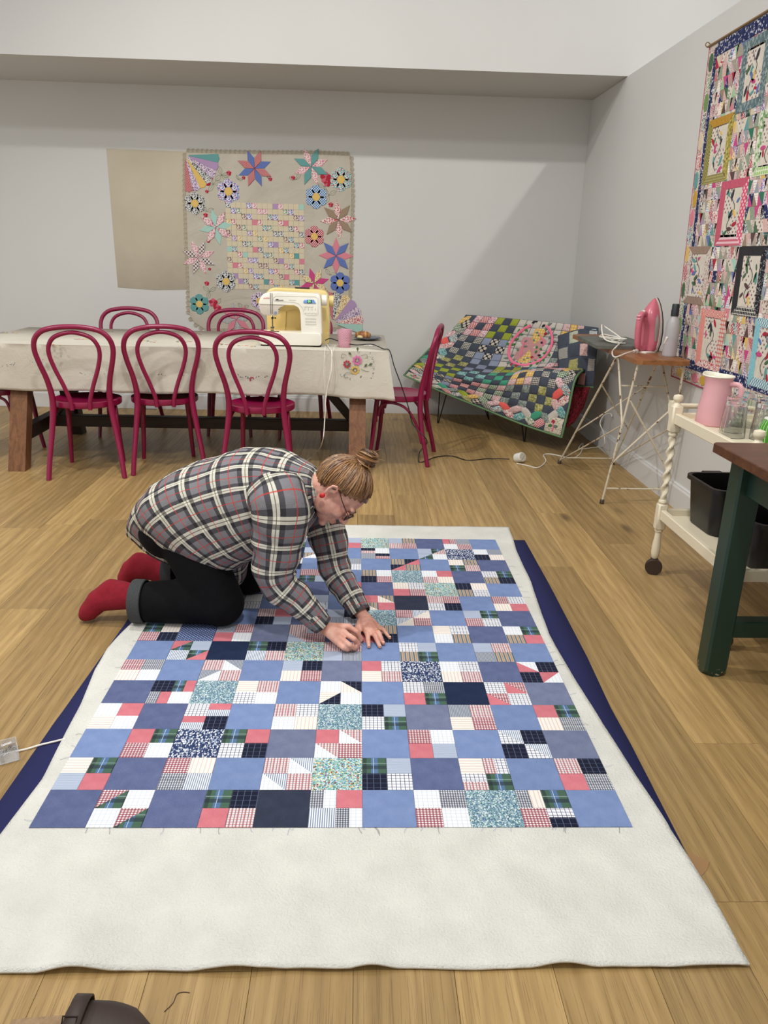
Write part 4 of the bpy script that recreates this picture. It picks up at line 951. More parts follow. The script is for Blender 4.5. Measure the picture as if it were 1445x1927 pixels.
# triangles: rows of little peaks between the framed blocks
tm = [pr(i) for i in range(9)] + list(plain.values()) + [reddot, rdot, palep, navp, pic2, FB['c'], FB['n'], FB['r'], FB['g'], FB['h'], mat('cotton_emerald', (40, 110, 84), .9), mat('cotton_mint', (150, 190, 150), .9), palep, pic, pic, palep] + [palep, pic2, FB['u'], FB['m']]*4 + [mat('cotton_blush', (206, 170, 164), .9, nz=(120, .15)), mat('cotton_stone', (160, 152, 138), .9, nz=(120, .15)), mat('cotton_sage', (140, 152, 132), .9, nz=(120, .15))]*4
zr, yr = .058, .046; tri = []
z = QZ0+bd+.05; row = 0
while z+zr < QZ1-.07:
    y = QY1-bd-.03
    while y-yr > QY0:
        cy, cz = y-yr/2, z+zr/2
        if not any(b_[0]+.022 < cy < b_[1]-.022 and b_[2]+.026 < cz < b_[3]-.026 for b_ in blocks):
            up = (row+int(y*50)) % 2; m = RNG.choice(tm); m2 = RNG.choice(tm)
            if up: tri.append(([(y, z), (y-yr, z), (y-yr/2, z+zr)], m)); tri.append(([(y-yr/2, z+zr), (y-yr, z), (y-yr*1.5, z+zr)], m2))
            else: tri.append(([(y, z), (y-yr, z), (y, z+zr)], m)); tri.append(([(y-yr, z), (y-yr, z+zr), (y, z+zr)], m2))
        y -= yr
    z += zr; row += 1
vis = [t for t in tri if sum(p[0] for p in t[0])/3 > 3.25+.25*0]; vis.sort(key=lambda t: sum(p[0] for p in t[0]))
inn = [t for t in vis if sum(p[0] for p in t[0])/3 < 4.45]
sel = inn[:300]; rest_t = [t for t in tri if not any(t is s for s in sel)]
for out, m in sel: tp_(SH(out), .006, .0105+RNG.uniform(0, .0012), 'triangle', m, .0018)
b = MB(); rm = []
for out, m in rest_t:
    if m not in rm: rm.append(m)
    o2 = [(-p[0], p[1]) for p in SH(out)]
    if sum(a[0]*c[1]-c[0]*a[1] for a, c in zip(o2, o2[1:]+o2[:1])) < 0: o2 = o2[::-1]
    b.prism(o2, .006, .0105, YZ, rm.index(m), uv=True, inset=.0018)
o = b.build('triangle_rows', rm, tq, smooth=None, origin=TO); o['kind'] = 'stuff'
b = MB(); hy, hz = sh(QY1, QZ1); b.tube([(XW-.012, QY0, QZ1+.0), (XW-.012, hy+.012, hz-.004)], .006, 8); b.tube(crv([(XW-.002, hy+.006, hz+.004), (XW-.02, hy+.006, hz+.016), (XW-.03, hy+.006, hz+.004), (XW-.02, hy+.006, hz-.008)], 5), .0025, 6)
o = b.build('hanging_rod', mat('rod_brass', (150, 120, 80), .4, .6), origin=(XW, 3.7, QZ1), loc=(XW, 3.7, QZ1)); tag(o, 'thin rod with end hook along the top of the triangle quilt', 'rod')
# ================================================================== settee in the corner under a draped quilt
BO = Vector((.98, 5.98, 0)); BX = Vector((.69, -.724, 0)); BY = Vector((.724, .69, 0))
def bl3(a, d, z): return BO+BX*a+BY*d+Vector((0, 0, z))
bench = thing('settee', 'small corner settee on thin black hairpin legs, hidden under a draped quilt', 'settee', tuple(bl3(0, .1, 0)))
BOo = tuple(bench.location); upm = mat('settee_fabric', (70, 72, 78), .9); bkm = mat('black_iron', (18, 18, 18), .5, .3)
MB().bar(bl3(-.50, .14, .395), bl3(.58, .14, .395), .36, .09, bev=.02).build('seat', upm, bench, origin=BOo)
b = MB(); b.loft([[bl3(a, .42, .38), bl3(a, .48, .38), bl3(a, .55, .845), bl3(a, .50, .845)] for a in (-.40, .56)]); b.build('backrest', upm, bench, smooth=None, origin=BOo)
for (fx, tx, td) in (((824, 797), -.38, .0), ((986.5, 832), .40, .0)):
    f = onz(*fx); 
    for k in (-1, 1): MB().tube([f+BX*(.004*k)+Vector((0, 0, .004)), bl3(tx+.05*k, td, .36)], .005, 6).build('leg', bkm, bench, origin=BOo)
for a in (-.25, .42):
    for k in (-1, 1): MB().tube([bl3(a, .46, .004), bl3(a+.05*k, .28, .36)], .005, 6).build('leg', bkm, bench, origin=BOo)
# ---- the draped quilt: a control net read from the photograph on the settee's planes, then everything is cut out of that surface
def onplane(px, py, d):
    """pixel ray meets the vertical plane d metres behind the settee front"""
    r = ray(px, py); t = (d-(CAM-BO).dot(BY))/r.dot(BY); return CAM+r*t
NETP = [
 [(873, 592, .47), (935, 597, .47), (1000, 603, .47), (1065, 609, .47), (1126, 617, .47)],
 [(836, 629, .36), (905, 640, .42), (978, 648, .425), (1050, 655, .425), (1122, 660, .40)],
 [(806, 659, .24), (880, 682, .33), (962, 690, .34), (1030, 690, .30), (1108, 690, .18)],
 [(783, 682, .12), (858, 700, -.06), (940, 710, -.085), (1010, 700, -.085), (1084, 711, -.085)],
 [(771, 694, .03), (846, 718, -.10), (922, 738, -.12), (998, 750, -.12), (1071, 766, -.12)],
 [(760, 706, -.02), (833, 738, -.115), (905, 767, -.135), (985, 799, -.135), (1057, 823, -.135)]]
NET = [[onplane(*q) for q in r] for r in NETP]
def cr1(P, t):
    n = len(P)-1; i = min(int(t*n), n-1); f = t*n-i; g = lambda k: P[max(0, min(n, k))] if 0 <= k <= n else (P[0]*2-P[1] if k < 0 else P[n]*2-P[n-1])
    a, b_, c, d = g(i-1), g(i), g(i+1), g(i+2)
    return .5*((2*b_)+(c-a)*f+(2*a-5*b_+4*c-d)*f*f+(3*b_-a-3*c+d)*f**3)
def net_s(net, u, v): return cr1([cr1(r, u) for r in net], v)
def surf(u, v, h=0.0, net=NET):
    e = .004; p = net_s(net, u, v); du = net_s(net, min(1, u+e), v)-net_s(net, max(0, u-e), v); dv = net_s(net, u, min(1, v+e))-net_s(net, u, max(0, v-e))
    n = du.cross(dv); n = -n.normalized() if n.length > 1e-9 else Vector((0, -1, 0))
    if n.dot(CAM-p) < 0 and net is not NET: n = -n
    w = .006*mnoise.noise(Vector((u*9, v*9, 2)))+.003*mnoise.noise(Vector((u*24, v*22, 7)))
    return p+n*(h+w)
QW, QH = 1.55, 1.25          # cloth size used for the print scale
dq = thing('draped_quilt', 'charcoal medallion quilt with honeycomb border draped over the corner settee', 'quilt', tuple(bl3(0, 0, .1)))
DO = tuple(dq.location)
def sheetpart(name, m, net=NET, u0=0, u1=1, v0=0, v1=1, nu=44, nv=44, h=0.0, th=.007):
    b = MB(); vs = []; uv = []
    for j in range(nv+1):
        for i in range(nu+1):
            u, v = lerp(u0, u1, i/nu), lerp(v0, v1, j/nv); vs.append(surf(u, v, h, net)); uv.append((u*QW, v*QH))
    fs = [(j*(nu+1)+i, (j+1)*(nu+1)+i, (j+1)*(nu+1)+i+1, j*(nu+1)+i+1) for j in range(nv) for i in range(nu)]
    b.add(vs, fs, 0, uv); o = b.build(name, m, dq, smooth=1.2, origin=DO)
    md = o.modifiers.new('thickness', 'SOLIDIFY'); md.thickness = th; md.offset = 0
    return o
slate = cloud('slate_cotton', (60, 66, 76), (84, 90, 102))
sheetpart('quilt_sheet', slate)
def piece(out, m, name, h=.0045, net=NET):
    """polygon in (u, v) laid on the surface with a puffed middle"""
    n = len(out); cu = sum(p[0] for p in out)/n; cv = sum(p[1] for p in out)/n; vs = []; uv = []; rings = ((1, .0035), (.86, h+.0025), (.45, h+.0035))
    dense = []
    for a, c in zip(out, out[1:]+out[:1]): dense += [a, ((a[0]+c[0])/2, (a[1]+c[1])/2)]
    k = len(dense)
    for s, hh in rings:
        for p in dense: q = (lerp(cu, p[0], s), lerp(cv, p[1], s)); vs.append(surf(q[0], q[1], hh, net)); uv.append((q[0]*QW, q[1]*QH))
    vs.append(surf(cu, cv, h+.0038, net)); uv.append((cu*QW, cv*QH)); fs = []
    for r in range(2):
        for i in range(k): fs.append((r*k+i, r*k+(i+1) % k, (r+1)*k+(i+1) % k, (r+1)*k+i))
    fs += [(2*k+i, 2*k+(i+1) % k, 3*k) for i in range(k)]
    return MB().add(vs, fs, 0, uv).build(name, m, dq, smooth=1.0, origin=DO)
yg = fab('yellow_gingham', (226, 206, 150), [('x', .028, .5, 0, (206, 150, 40), .6), ('y', .028, .5, 0, (206, 150, 40), .6)])
bkg = fab('black_check_small', (226, 222, 210), [('x', .016, .5, 0, (26, 28, 34), .7), ('y', .016, .5, 0, (26, 28, 34), .75)])
navdot = dots('navy_big_dot', (28, 32, 56), (200, 190, 170), .05, .42); reds = dots('red_small_dot', (176, 36, 50), (226, 200, 196), .02, .4); lime = mat('cotton_lime', (150, 160, 50), .9, nz=(120, .15)); jade = mat('cotton_jade', (66, 150, 120), .9, nz=(120, .15)); tealf = floral('print_seagreen', [(96, 150, 150), (150, 186, 180), (84, 132, 134), (170, 196, 190)], 110, (110, 160, 158))
blush = floral('print_blush', [(206, 170, 168), (220, 196, 190), (190, 140, 146), (214, 184, 180)], 120, (208, 176, 172)); greyf = floral('print_greyleaf', [(120, 132, 126), (170, 176, 166), (100, 112, 108), (150, 158, 150)], 110, (128, 138, 132)); coral = mat('cotton_coral', (226, 96, 88), .9, nz=(120, .12)); paleq = mat('quilt_pale', (196, 188, 178), .9, nz=(60, .06)); olivep = floral('print_moss', [(150, 150, 84), (196, 190, 140), (110, 116, 70), (176, 170, 110)], 110, (160, 158, 100))
greyb = mat('cotton_greyblue', (136, 144, 166), .9, nz=(140, .15)); ggrn = fab('green_gingham', (214, 222, 200), [('x', .018, .5, 0, (70, 120, 60), .7), ('y', .018, .5, 0, (40, 60, 50), .7)])
NB = RNG
accs = [(reds, pr(3)), (lime, blush), (tealf, slate), (jade, slate), (yg, blush), (bkg, slate), (navdot, greyb), (reds, olivep), (ggrn, blush), (greyf, slate), (olivep, slate), (greyb, slate), (lime, olivep), (tealf, greyf)]
CU, CV = 1/19, 1/17
MED = (7, 11, 3, 7)           # medallion cells: columns 7-10, rows 2-6
done_cells = set()
def cellq(c, r, w=1, h=1, g=.0016): return [(c*CU+g, r*CV+g), ((c+w)*CU-g, r*CV+g), ((c+w)*CU-g, (r+h)*CV-g), (c*CU+g, (r+h)*CV-g)]
def cell(c, r, m): piece(cellq(c, r), m, 'patch')
med = [(c, r) for c in range(8, 14) for r in range(0, 7)]
k = 0
for br in range(5):
    for bc in range(5):
        c0, r0 = 2+bc*3, br*3; a, c2 = accs[k % len(accs)]; k += 1
        for i in range(3):
            for j in range(3):
                c, r = c0+i, r0+j
                if (c, r) in med or c > 16 or r > 14: continue
                if k % 2: m = a if (i+j) % 2 else (slate if i == j == 1 else c2)
                else: m = slate if (i+j) % 2 else a
                cell(c, r, m)
# medallion of pale blocks
for (c, r) in med: cell(c, r, [paleq, paleq, mat('quilt_pale2', (182, 178, 170), .9, nz=(60, .08))][(c*3+r) % 3])
U = lambda c, r: (min(1, ((c-9.35)*1.2+11.0)*CU), min(1, max(0, ((r-3.75)*1.25+3.55)*CV)))
def up(pts): return [U(*p) for p in pts]
piece(up([(8.1, 2.6), (10.7, 2.6), (10.6, 5.6), (8.0, 5.6)]), mat('cotton_dustypink', (190, 138, 138), .9, nz=(80, .1)), 'centre_block', .006)
piece(up([(9.0, 1.7), (10.2, 1.7), (10.1, 2.8), (9.6, 3.6), (9.0, 3.0)]), yg, 'applique_vase', .009)
piece(up([(8.6, 5.3), (9.4, 4.0), (10.0, 5.2), (9.6, 5.9), (8.5, 5.7)]), yg, 'applique_vase', .009)
def tubeon(pts, r, m, name): MB().tube(crv([surf(*U(*p), .0125) for p in pts], 4), r, 6, flat=.5).build(name, m, dq, origin=DO)
hpk = mat('applique_pink', (236, 120, 150), .9); grl = mat('applique_green', (62, 120, 58), .9); grl2 = mat('applique_greygreen', (100, 126, 118), .9); brr = mat('applique_berry', (160, 36, 60), .9); nvy = mat('applique_navy', (26, 28, 40), .9)
ring = [(9.35+2.05*math.cos(a), 3.75+2.55*math.sin(a)) for a in [-1.2+2*PI*i/22 for i in range(20)]]
tubeon(ring, .013, hpk, 'wreath_stem'); tubeon([(9.6, 2.2), (9.9, 2.6), (10.3, 2.9), (10.5, 3.5)], .006, hpk, 'stem'); tubeon([(8.5, 3.2), (8.6, 4.0), (8.7, 4.9)], .006, hpk, 'stem')
def leaf(c, r, a, L, w, m, name='applique_leaf'):
    d = (math.cos(a), math.sin(a)); e = (-d[1], d[0])
    piece(up([(c, r), (c+d[0]*L*.35+e[0]*w, r+d[1]*L*.35+e[1]*w), (c+d[0]*L*.7+e[0]*w*.8, r+d[1]*L*.7+e[1]*w*.8), (c+d[0]*L, r+d[1]*L), (c+d[0]*L*.7-e[0]*w*.8, r+d[1]*L*.7-e[1]*w*.8), (c+d[0]*L*.35-e[0]*w, r+d[1]*L*.35-e[1]*w)]), m, name, .012)
for i, (x, y) in enumerate(ring):
    if i % 5 == 4: continue
    a = math.atan2(y-3.75, x-9.35); m = grl if (i // 5) % 2 else grl2
    leaf(x, y, a+.6, .62, .14, m); leaf(x, y, a+PI-.5, .55, .13, m)
for (c, r) in ((11.5, 3.0), (11.4, 3.5), (11.3, 4.3), (8.1, 6.2), (8.7, 6.4), (9.9, 5.0), (10.3, 2.2)): leaf(c-.2, r, 0, .42, .2, brr, 'applique_berry')
for (c, r, a) in ((8.7, .95, 2.5), (9.9, 1.2, 2.2), (10.1, 3.1, .5), (10.35, 4.7, 0), (8.9, 1.1, 4)): leaf(c, r, a, .45, .15, nvy, 'applique_bird')
for (c, r, a) in ((9.2, 2.1, .3), (9.5, 2.5, -.4), (9.2, 2.9, .6), (8.5, 3.4, -1), (8.6, 3.8, 0), (8.3, 4.4, -2.2), (9.0, 5.3, .4), (9.3, 5.2, -.3), (9.9, 3.6, 1.2), (10.3, 3.8, .8), (10.1, 4.1, 1.6)): leaf(c, r, a, .42, .12, grl2 if c < 9.4 else grl)
# honeycomb border: long hexagons set alternately along the left edge, the foot and the right edge
hx = [yg, reds, blush, bkg, lime, pr(2), coral, navdot, greyf, tealf, pr(3), olivep, jade, pr(1), ggrn, pr(4), paleq, pr(6)]
def lhex(c, r, a, m): 
    d = (math.cos(a), math.sin(a)); e = (-d[1], d[0]); L, w = .86, .43
    piece(([(min(.998, max(.002, (c+d[0]*L*s+e[0]*w*t)*CU)), min(.998, max(.002, (r+d[1]*L*s+e[1]*w*t)*CV))) for s, t in ((-1, 0), (-.5, 1), (.5, 1), (1, 0), (.5, -1), (-.5, -1))]), m, 'honeycomb_patch', .006)
n = 0
for i in range(12):
    for (c, r, a) in ((.72, .8+i*1.22, PI/2+.75*(-1)**i), (1.5, 1.4+i*1.22, PI/2-.75*(-1)**i)): lhex(c, r, a, hx[(n*7) % len(hx)]); n += 1
for i in range(12):
    for (c, r, a) in ((2.6+i*1.22, 16.2, .75*(-1)**i), (3.2+i*1.22, 15.4, -.75*(-1)**i)): lhex(c, r, a, hx[(n*7+3) % len(hx)]); n += 1
for i in range(12):
    for (c, r, a) in ((18.2, .9+i*1.22, PI/2+.75*(-1)**i), (17.4, 1.5+i*1.22, PI/2-.75*(-1)**i)): lhex(c, r, a, hx[(n*7+5) % len(hx)]); n += 1
for (cc_, rr_) in ((.15, 15.0), (16.7, 15.0)):
    c, r = (cc_-11.0)/1.2+9.35, (rr_-3.55)/1.25+3.75
    piece(cellq(cc_, rr_, 2.15, 1.9), floral('print_oat', [(206, 198, 176), (190, 180, 156), (214, 206, 190), (150, 140, 130)], 110, (206, 198, 178)), 'corner_block', .006)
    tubeon([(c+.9, r+1.3), (c+.95, r+.9), (c+.8, r+.5)], .006, hpk, 'stem'); leaf(c+.9, r+.9, -.4, .5, .16, grl2); leaf(c+.85, r+.8, PI-.2, .5, .16, grl); leaf(c+.62, r+.5, -.3, .4, .2, brr, 'applique_berry')
# green binding all round
bnd = [(0, i/40) for i in range(40)]+[(i/40, 1) for i in range(40)]+[(1, 1-i/20) for i in range(11)]
MB().tube([surf(u, v, .002) for u, v in bnd], .0075, 6).build('binding', mat('binding_green', (104, 140, 96), .9), dq, origin=DO)
# flap hanging behind at the right-hand end, with its dark red backing showing below
N2 = [[onplane(1050, 632, .38), onplane(1090, 620, .32), onplane(1126, 622, .28)], [onplane(1050, 680, .22), onplane(1090, 672, .14), onplane(1122, 674, .12)], [onplane(1050, 718, .12), onplane(1085, 726, .07), onplane(1117, 729, .07)]]
sheetpart('quilt_flap', slate, N2, nu=14, nv=14)
for j in range(4):
    for i in range(4):
        m = hx[(i*5+j*3) % len(hx)] if (i+j) % 2 else slate
        o_ = [((i+s)/4, (j+t)/4) for s, t in ((.08, .08), (.92, .08), (.92, .92), (.08, .92))]; piece(o_, m, 'patch', net=N2)
MB().tube([surf(i/12, 1, .002, N2) for i in range(13)], .006, 6).build('binding', mat('binding_green', (104, 140, 96), .9), dq, origin=DO)
N3 = [[onplane(1050, 722, .03), onplane(1085, 728, .02), onplane(1110, 728, .03)], [onplane(1050, 765, .0), onplane(1082, 768, -.03), onplane(1098, 765, .03)], [onplane(1045, 815, -.05), onplane(1068, 803, -.05), onplane(1080, 795, -.02)]]
sheetpart('backing_flap', floral('print_crimson', [(116, 30, 42), (130, 36, 50), (24, 28, 26), (110, 26, 40), (150, 50, 60), (118, 30, 44)], 24, (112, 28, 40)), N3, nu=12, nv=12)
# ================================================================== ironing corner
q = lambda px, py, y: tuple(ony(px, py, y)); g = lambda px, py, z=.004: tuple(onz(px, py, z))
ZI = .83
rustw = NT('rusty_white_paint'); v = rustw.coord('Object'); f = rustw.noise(v, 45, 5, .7); h_ = rustw.noise(v, 9, 3)
rm_ = rustw.mt('GREATER_THAN', rustw.mt('ADD', f, rustw.mt('MULTIPLY', h_, .5)), .86); rustw.bump(f, .3, .001)
rusm = rustw.done(rustw.mix(rm_, lin((206, 196, 172)), lin((104, 66, 40))), .6)
bwd = wood('ironing_board_wood', (116, 72, 40), (158, 106, 64), (20, 2, 20), .4)
iro = thing('ironing_table', 'old wooden ironing table on crossed legs of flaking white iron', 'ironing table', (1.6, 4.6, 0)); IO = (1.6, 4.6, 0)
out = [(1.475, 4.06), (1.505, 4.02), (1.755, 4.02), (1.775, 4.06), (1.775, 5.40), (1.74, 5.46), (1.56, 5.46), (1.50, 5.40)]
MB().prism(out, ZI-.018, ZI+.008, inset=.004).build('board', bwd, iro, smooth=.4, origin=IO)
def rod(a, b_, r=.0055, name='leg'): MB().tube([a, b_], r, 8).build(name, rusm, iro, origin=IO)
A1, A2, B1, B2 = Vector((1.395, 5.03, .012)), Vector((1.765, 5.03, .012)), Vector((1.417, 4.135, .012)), Vector((1.765, 4.135, .012))
A1t, A2t, B1t, B2t = Vector((1.50, 4.42, ZI-.02)), Vector((1.75, 4.42, ZI-.02)), Vector((1.50, 4.07, ZI-.02)), Vector((1.75, 4.07, ZI-.02))
for a, t_ in ((A1, A1t), (A2, A2t), (B1, B1t), (B2, B2t)): rod(a, t_, .0065)
on = lambda a, c, z: a+(c-a)*((z-a.z)/(c.z-a.z))
rod(on(A1, A1t, .05), on(A2, A2t, .05), .0045, 'foot_rail'); rod(on(B1, B1t, .095), on(B2, B2t, .095), .0055, 'foot_rail')
J1, J2 = on(B1, B1t, .47), on(B2, B2t, .47)
rod(A1t+Vector((.0, -.02, 0)), J1, .006, 'brace'); rod(A2t+Vector((0, -.02, 0)), J2, .006, 'brace')
rod(on(A1, A1t, .03), J1, .0045, 'brace'); rod(on(A2, A2t, .03), J2, .0045, 'brace')
rod(on(A1, A1t, .27), on(A2, A2t, .62), .0045, 'brace'); rod(on(A1, A1t, .62), on(A2, A2t, .30), .0045, 'brace')
rod(on(B1, B1t, .25), on(B2, B2t, .60), .006, 'brace'); rod(on(B1, B1t, .62), on(B2, B2t, .22), .006, 'brace')
rod(on(A1t, J1, .66), on(A2t, J2, .66), .005, 'top_rail')
for f_ in (A1, A2, B1, B2):
    MB().lathe([(.011, -.012), (.013, -.009), (.013, .01), (.009, .016)], 12, f_).build('ferrule', mat('dull_iron', (84, 76, 68), .5, .5), iro, origin=IO)
# grey felted slab laid across the board
slt = NT('grey_felt'); v = slt.coord('Object'); f = slt.noise(v, 14, 5, .6); slt.bump(f, .4, .004); sltm = slt.done(slt.ramp(f, [(.3, lin((84, 86, 80))), (.7, lin((108, 110, 102)))]), .85)
o = MB().prism([(-.195, -.29), (.18, -.29), (.18, .29), (-.145, .29)], 0, .020, inset=.003).build('pressing_board', sltm, loc=(1.595, 4.80, ZI+.0085), smooth=.4); tag(o, 'grey felt pressing board lying on the ironing table', 'pressing board')
# ---- iron, standing on its heel
ip = onz(1222, 664, ZI+.010)
ir = thing('steam_iron', 'pink steam iron standing on its heel beside the spray bottle', 'iron', (ip.x+.025, ip.y+.06, ZI+.0085), D2(32))
pk1 = mat('iron_pink', (196, 104, 120), .28); pk2 = mat('iron_pale', (226, 214, 204), .35); drk = mat('iron_sole', (62, 62, 60), .35, .6); tank = mat('iron_tank', (172, 164, 156), .18, Alpha=.92)
def secs(w, t_, l, h0, n=13):
    return [Vector((-(h0+(t_-h0)*math.sin(PI*k/(n-1))**.6), -w*math.cos(PI*k/(n-1)), l)) for k in range(n)]
ST = [(0, .046, .052), (.008, .052, .056), (.05, .058, .057), (.10, .060, .058), (.14, .058, .064), (.165, .055, .080), (.195, .048, .086), (.225, .039, .074), (.255, .026, .054), (.275, .013, .036), (.288, .003, .024)]
MB().loft([secs(w, t_, l+.012, .018) for l, w, t_ in ST]).build('body', pk1, ir)
solo = [(l, w) for l, w in ((0, .05), (.05, .064), (.11, .066), (.17, .058), (.22, .044), (.26, .026), (.285, .010), (.297, 0))]
so = [(w, l) for l, w in solo] + [(-w, l) for l, w in solo[::-1][1:]]
ML = Matrix(((0, 0, -1, 0), (-1, 0, 0, 0), (0, 1, 0, .006), (0, 0, 0, 1)))
MB().prism(so, -.008, .0, ML, inset=.002).build('soleplate', drk, ir); MB().prism([(x*.96, z*.985+.002) for x, z in so], .0, .02, ML, inset=.003).build('skirt', pk2, ir)
for s in (-1, 1):
    b = MB(); rg = []
    for l, w in ((.055, .0590), (.085, .0615), (.12, .0615), (.15, .0595), (.18, .0535), (.2, .047)):
        hw = .020*math.sin(PI*(l-.04)/.175)+.004
        rg.append([Vector((-.036-hw*q_, s*(w*(1-.09*abs(q_))+.0006), l+.012)) for q_ in (-1, -.5, 0, .5, 1)])
    b.loft(rg, cap0=False, cap1=False, closed=False); b.build('water_tank', tank, ir)
Hn = crv([(-.070, 0, .205), (-.102, 0, .218), (-.124, 0, .200), (-.130, 0, .15), (-.126, 0, .09), (-.116, 0, .04), (-.088, 0, .022), (-.05, 0, .025)], 6)
MB().tube(Hn, [.014+.004*math.sin(PI*i/(len(Hn)-1)) for i in range(len(Hn))], 12).build('handle', pk1, ir)
MB().box((-.108, 0, .222), (.03, .024, .02), Euler((0, -.5, 0)), .005).build('steam_dial', pk2, ir)
for dz in (.205, .188): MB().box((-.141, 0, dz), (.014, .028, .009), Euler((0, -.25, 0)), .003).build('steam_button', mat('iron_rose', (226, 150, 164), .3), ir)
MB().tube([(-.10, 0, .020), (-.128, 0, .012), (-.15, -.004, .012)], .008, 8).build('cord_sleeve', pk2, ir)
MB().box((-.05, 0, .003), (.09, .09, .014), bev=.004).build('heel', pk2, ir)
# ---- spray bottle
bp = onz(1263, 672, ZI+.008); 
bo = thing('spray_bottle', 'clear plastic bottle with black screw cap, half full of water', 'bottle', (bp.x, bp.y+.035, ZI+.0085))
btm = NT('frosted_plastic'); btm.b.inputs['Transmission Weight'].default_value = .35; frp = btm.done(lin((196, 194, 194)), .35, 0, .4)
MB().lathe([(0, .0), (.036, 0), (.038, .004), (.037, .15), (.034, .18), (.024, .205), (.0185, .212), (.0185, .222), (0, .222)], 28).build('body', frp, bo)
MB().lathe([(.0372, .006), (.0384, .006), (.0378, .085), (.0372, .085)], 28).build('water_level', mat('water_line', (168, 162, 164), .3), bo)
MB().lathe([(0, .216), (.021, .216), (.021, .245), (.0195, .25), (.0195, .275), (.017, .28), (0, .28)], 24).build('cap', mat('cap_dark', (24, 34, 38), .45), bo)
MB().box((-.034, -.012, .085), (.010, .014, .045), Euler((.5, 0, 0)), .002).build('label_tag', mat('white_paper', (226, 222, 210), .7), bo)
# ---- cords
xi = ir.location; m3 = Matrix.Rotation(ir.rotation_euler.z, 3, 'Z'); hs = xi+m3 @ Vector((-.15, -.004, .013))
ZG = ZI+.0085+.021
cp = [tuple(hs), g(1180, 664, ZI+.016), g(1157, 672, ZI-.002), g(1152, 662, ZI+.012), g(1160, 652, ZG+.012), g(1172, 641, ZG+.006)]
for k in range(26):
    a = k*.95; cp.append((1.56+.05*math.cos(a)*(1+.5*math.sin(k*1.7)), 4.72+.115*math.sin(a)*(1+.3*math.cos(k*2.3)), ZG+.005+.0016*k*.7+.004*math.sin(k*2.1)))
cp += [(1.50, 4.70, ZG+.09), (1.465, 4.66, ZG+.10), (1.47, 4.60, ZG+.03), (1.53, 4.56, ZG+.01), (1.6, 4.60, ZG+.006)]
lead('iron_cord', 'white iron flex heaped in loops on the grey pressing board', cp, .0038, wcb, n=6)
tr = thing('adaptor_plug', 'round white adaptor plug with a grille lying on the floor', 'adaptor', tuple(onz(976, 870)))
Mx = Euler((PI/2-.35, 0, .55)).to_matrix()
MB().lathe([(0, -.028), (.028, -.028), (.032, -.024), (.033, .03), (.03, .036), (0, .036)], 24, (0, 0, .034), Mx).build('housing', mat('adaptor_white', (224, 222, 214), .4), tr)
b = MB()
for k in range(7):
    w = math.sqrt(max(0, .026**2-((k-3)*.0075)**2)); b.bar(Mx @ Vector((-w, (k-3)*.0075, .0365))+Vector((0, 0, .034)), Mx @ Vector((w, (k-3)*.0075, .0365))+Vector((0, 0, .034)), .0026, .002)
b.bar(Mx @ Vector((-.02, -.02, .038))+Vector((0, 0, .034)), Mx @ Vector((.02, .02, .038))+Vector((0, 0, .034)), .004, .002); b.build('grille', mat('grille_tan', (176, 166, 140), .5), tr)
lead('extension_lead', 'white extension lead winding from the adaptor plug to the right wall', [g(972, 872), g(992, 876), g(1012, 880), g(1027, 868), g(1023, 856), g(1040, 855), g(1075, 862), g(1092, 853), g(1097, 834), (1.62, 5.35, .03), g(1125, 841), q(1137, 838, 5.22), q(1136, 815, 5.22), q(1129, 797, 5.25), q(1136, 782, 5.3), (1.805, 5.32, .30), (1.815, 5.30, .28)], .0038, wcb)
# ================================================================== tea trolley
tro = thing('tea_trolley', 'cream painted tea trolley with barley-twist legs on castors', 'trolley', (1.54, 2.78, 0)); RO = (1.54, 2.78, 0)
crm2 = NT('chipped_cream_paint'); v = crm2.coord('Object'); f = crm2.noise(v, 70, 4, .7)
crp = crm2.done(crm2.mix(crm2.mt('GREATER_THAN', f, .73), lin((222, 212, 186)), lin((150, 124, 98))), .4)
PX = (1.338, 1.735); PY = (3.12, 2.44)
cast = mat('castor_brown', (52, 38, 30), .45)
for x in PX:
    for y in PY:
        b = MB(); o3 = Vector((x, y, 0))
        b.lathe([(.011, .072), (.016, .08), (.019, .10), (.0185, .135), (.014, .178), (.0135, .198), (.018, .202), (.018, .208), (.013, .213)], 16, o3)
        b.box(o3+Vector((0, 0, .27)), (.042, .042, .12), bev=.006)
        b.lathe([(.013, .33), (.019, .336), (.019, .344), (.014, .35)], 16, o3)
        n = 60; rg = []
        for i in range(n+1):                                   # barley twist: a lobed section that turns as it climbs
            z_ = lerp(.347, .63, i/n); tw = i/n*2*PI*2.6; e_ = .4+.6*min(1, 6*min(i/n, 1-i/n))
            rg.append([o3+Vector((((.0135+.0055*e_*math.cos(2*(a-tw)))*math.cos(a)), ((.0135+.0055*e_*math.cos(2*(a-tw)))*math.sin(a)), z_)) for a in [2*PI*k/16 for k in range(16)]])
        b.loft(rg)
        b.lathe([(.014, .628), (.019, .634), (.019, .642), (.013, .65)], 16, o3)
        b.box(o3+Vector((0, 0, .705)), (.044, .044, .115), bev=.006)
        b.lathe([(.019, .762), (.014, .768), (.010, .775), (.019, .784), (.021, .793), (.018, .803), (.0, .809)], 16, o3)
        b.build('post', crp, tro, origin=RO)
        b = MB(); wv = o3+Vector((-.004, -.012, .036))
        b.lathe([(.012, -.012), (.034, -.012), (.037, -.008), (.037, .008), (.034, .012), (.012, .012)], 24, wv, Euler((PI/2, 0, -.35)).to_matrix()); cs = b.build('castor', cast, tro, origin=RO)
        MB().bar(wv+Vector((0, 0, .0)), o3+Vector((0, 0, .074)), .034, .014, bev=.003).build('castor_fork', cast, cs, origin=RO)
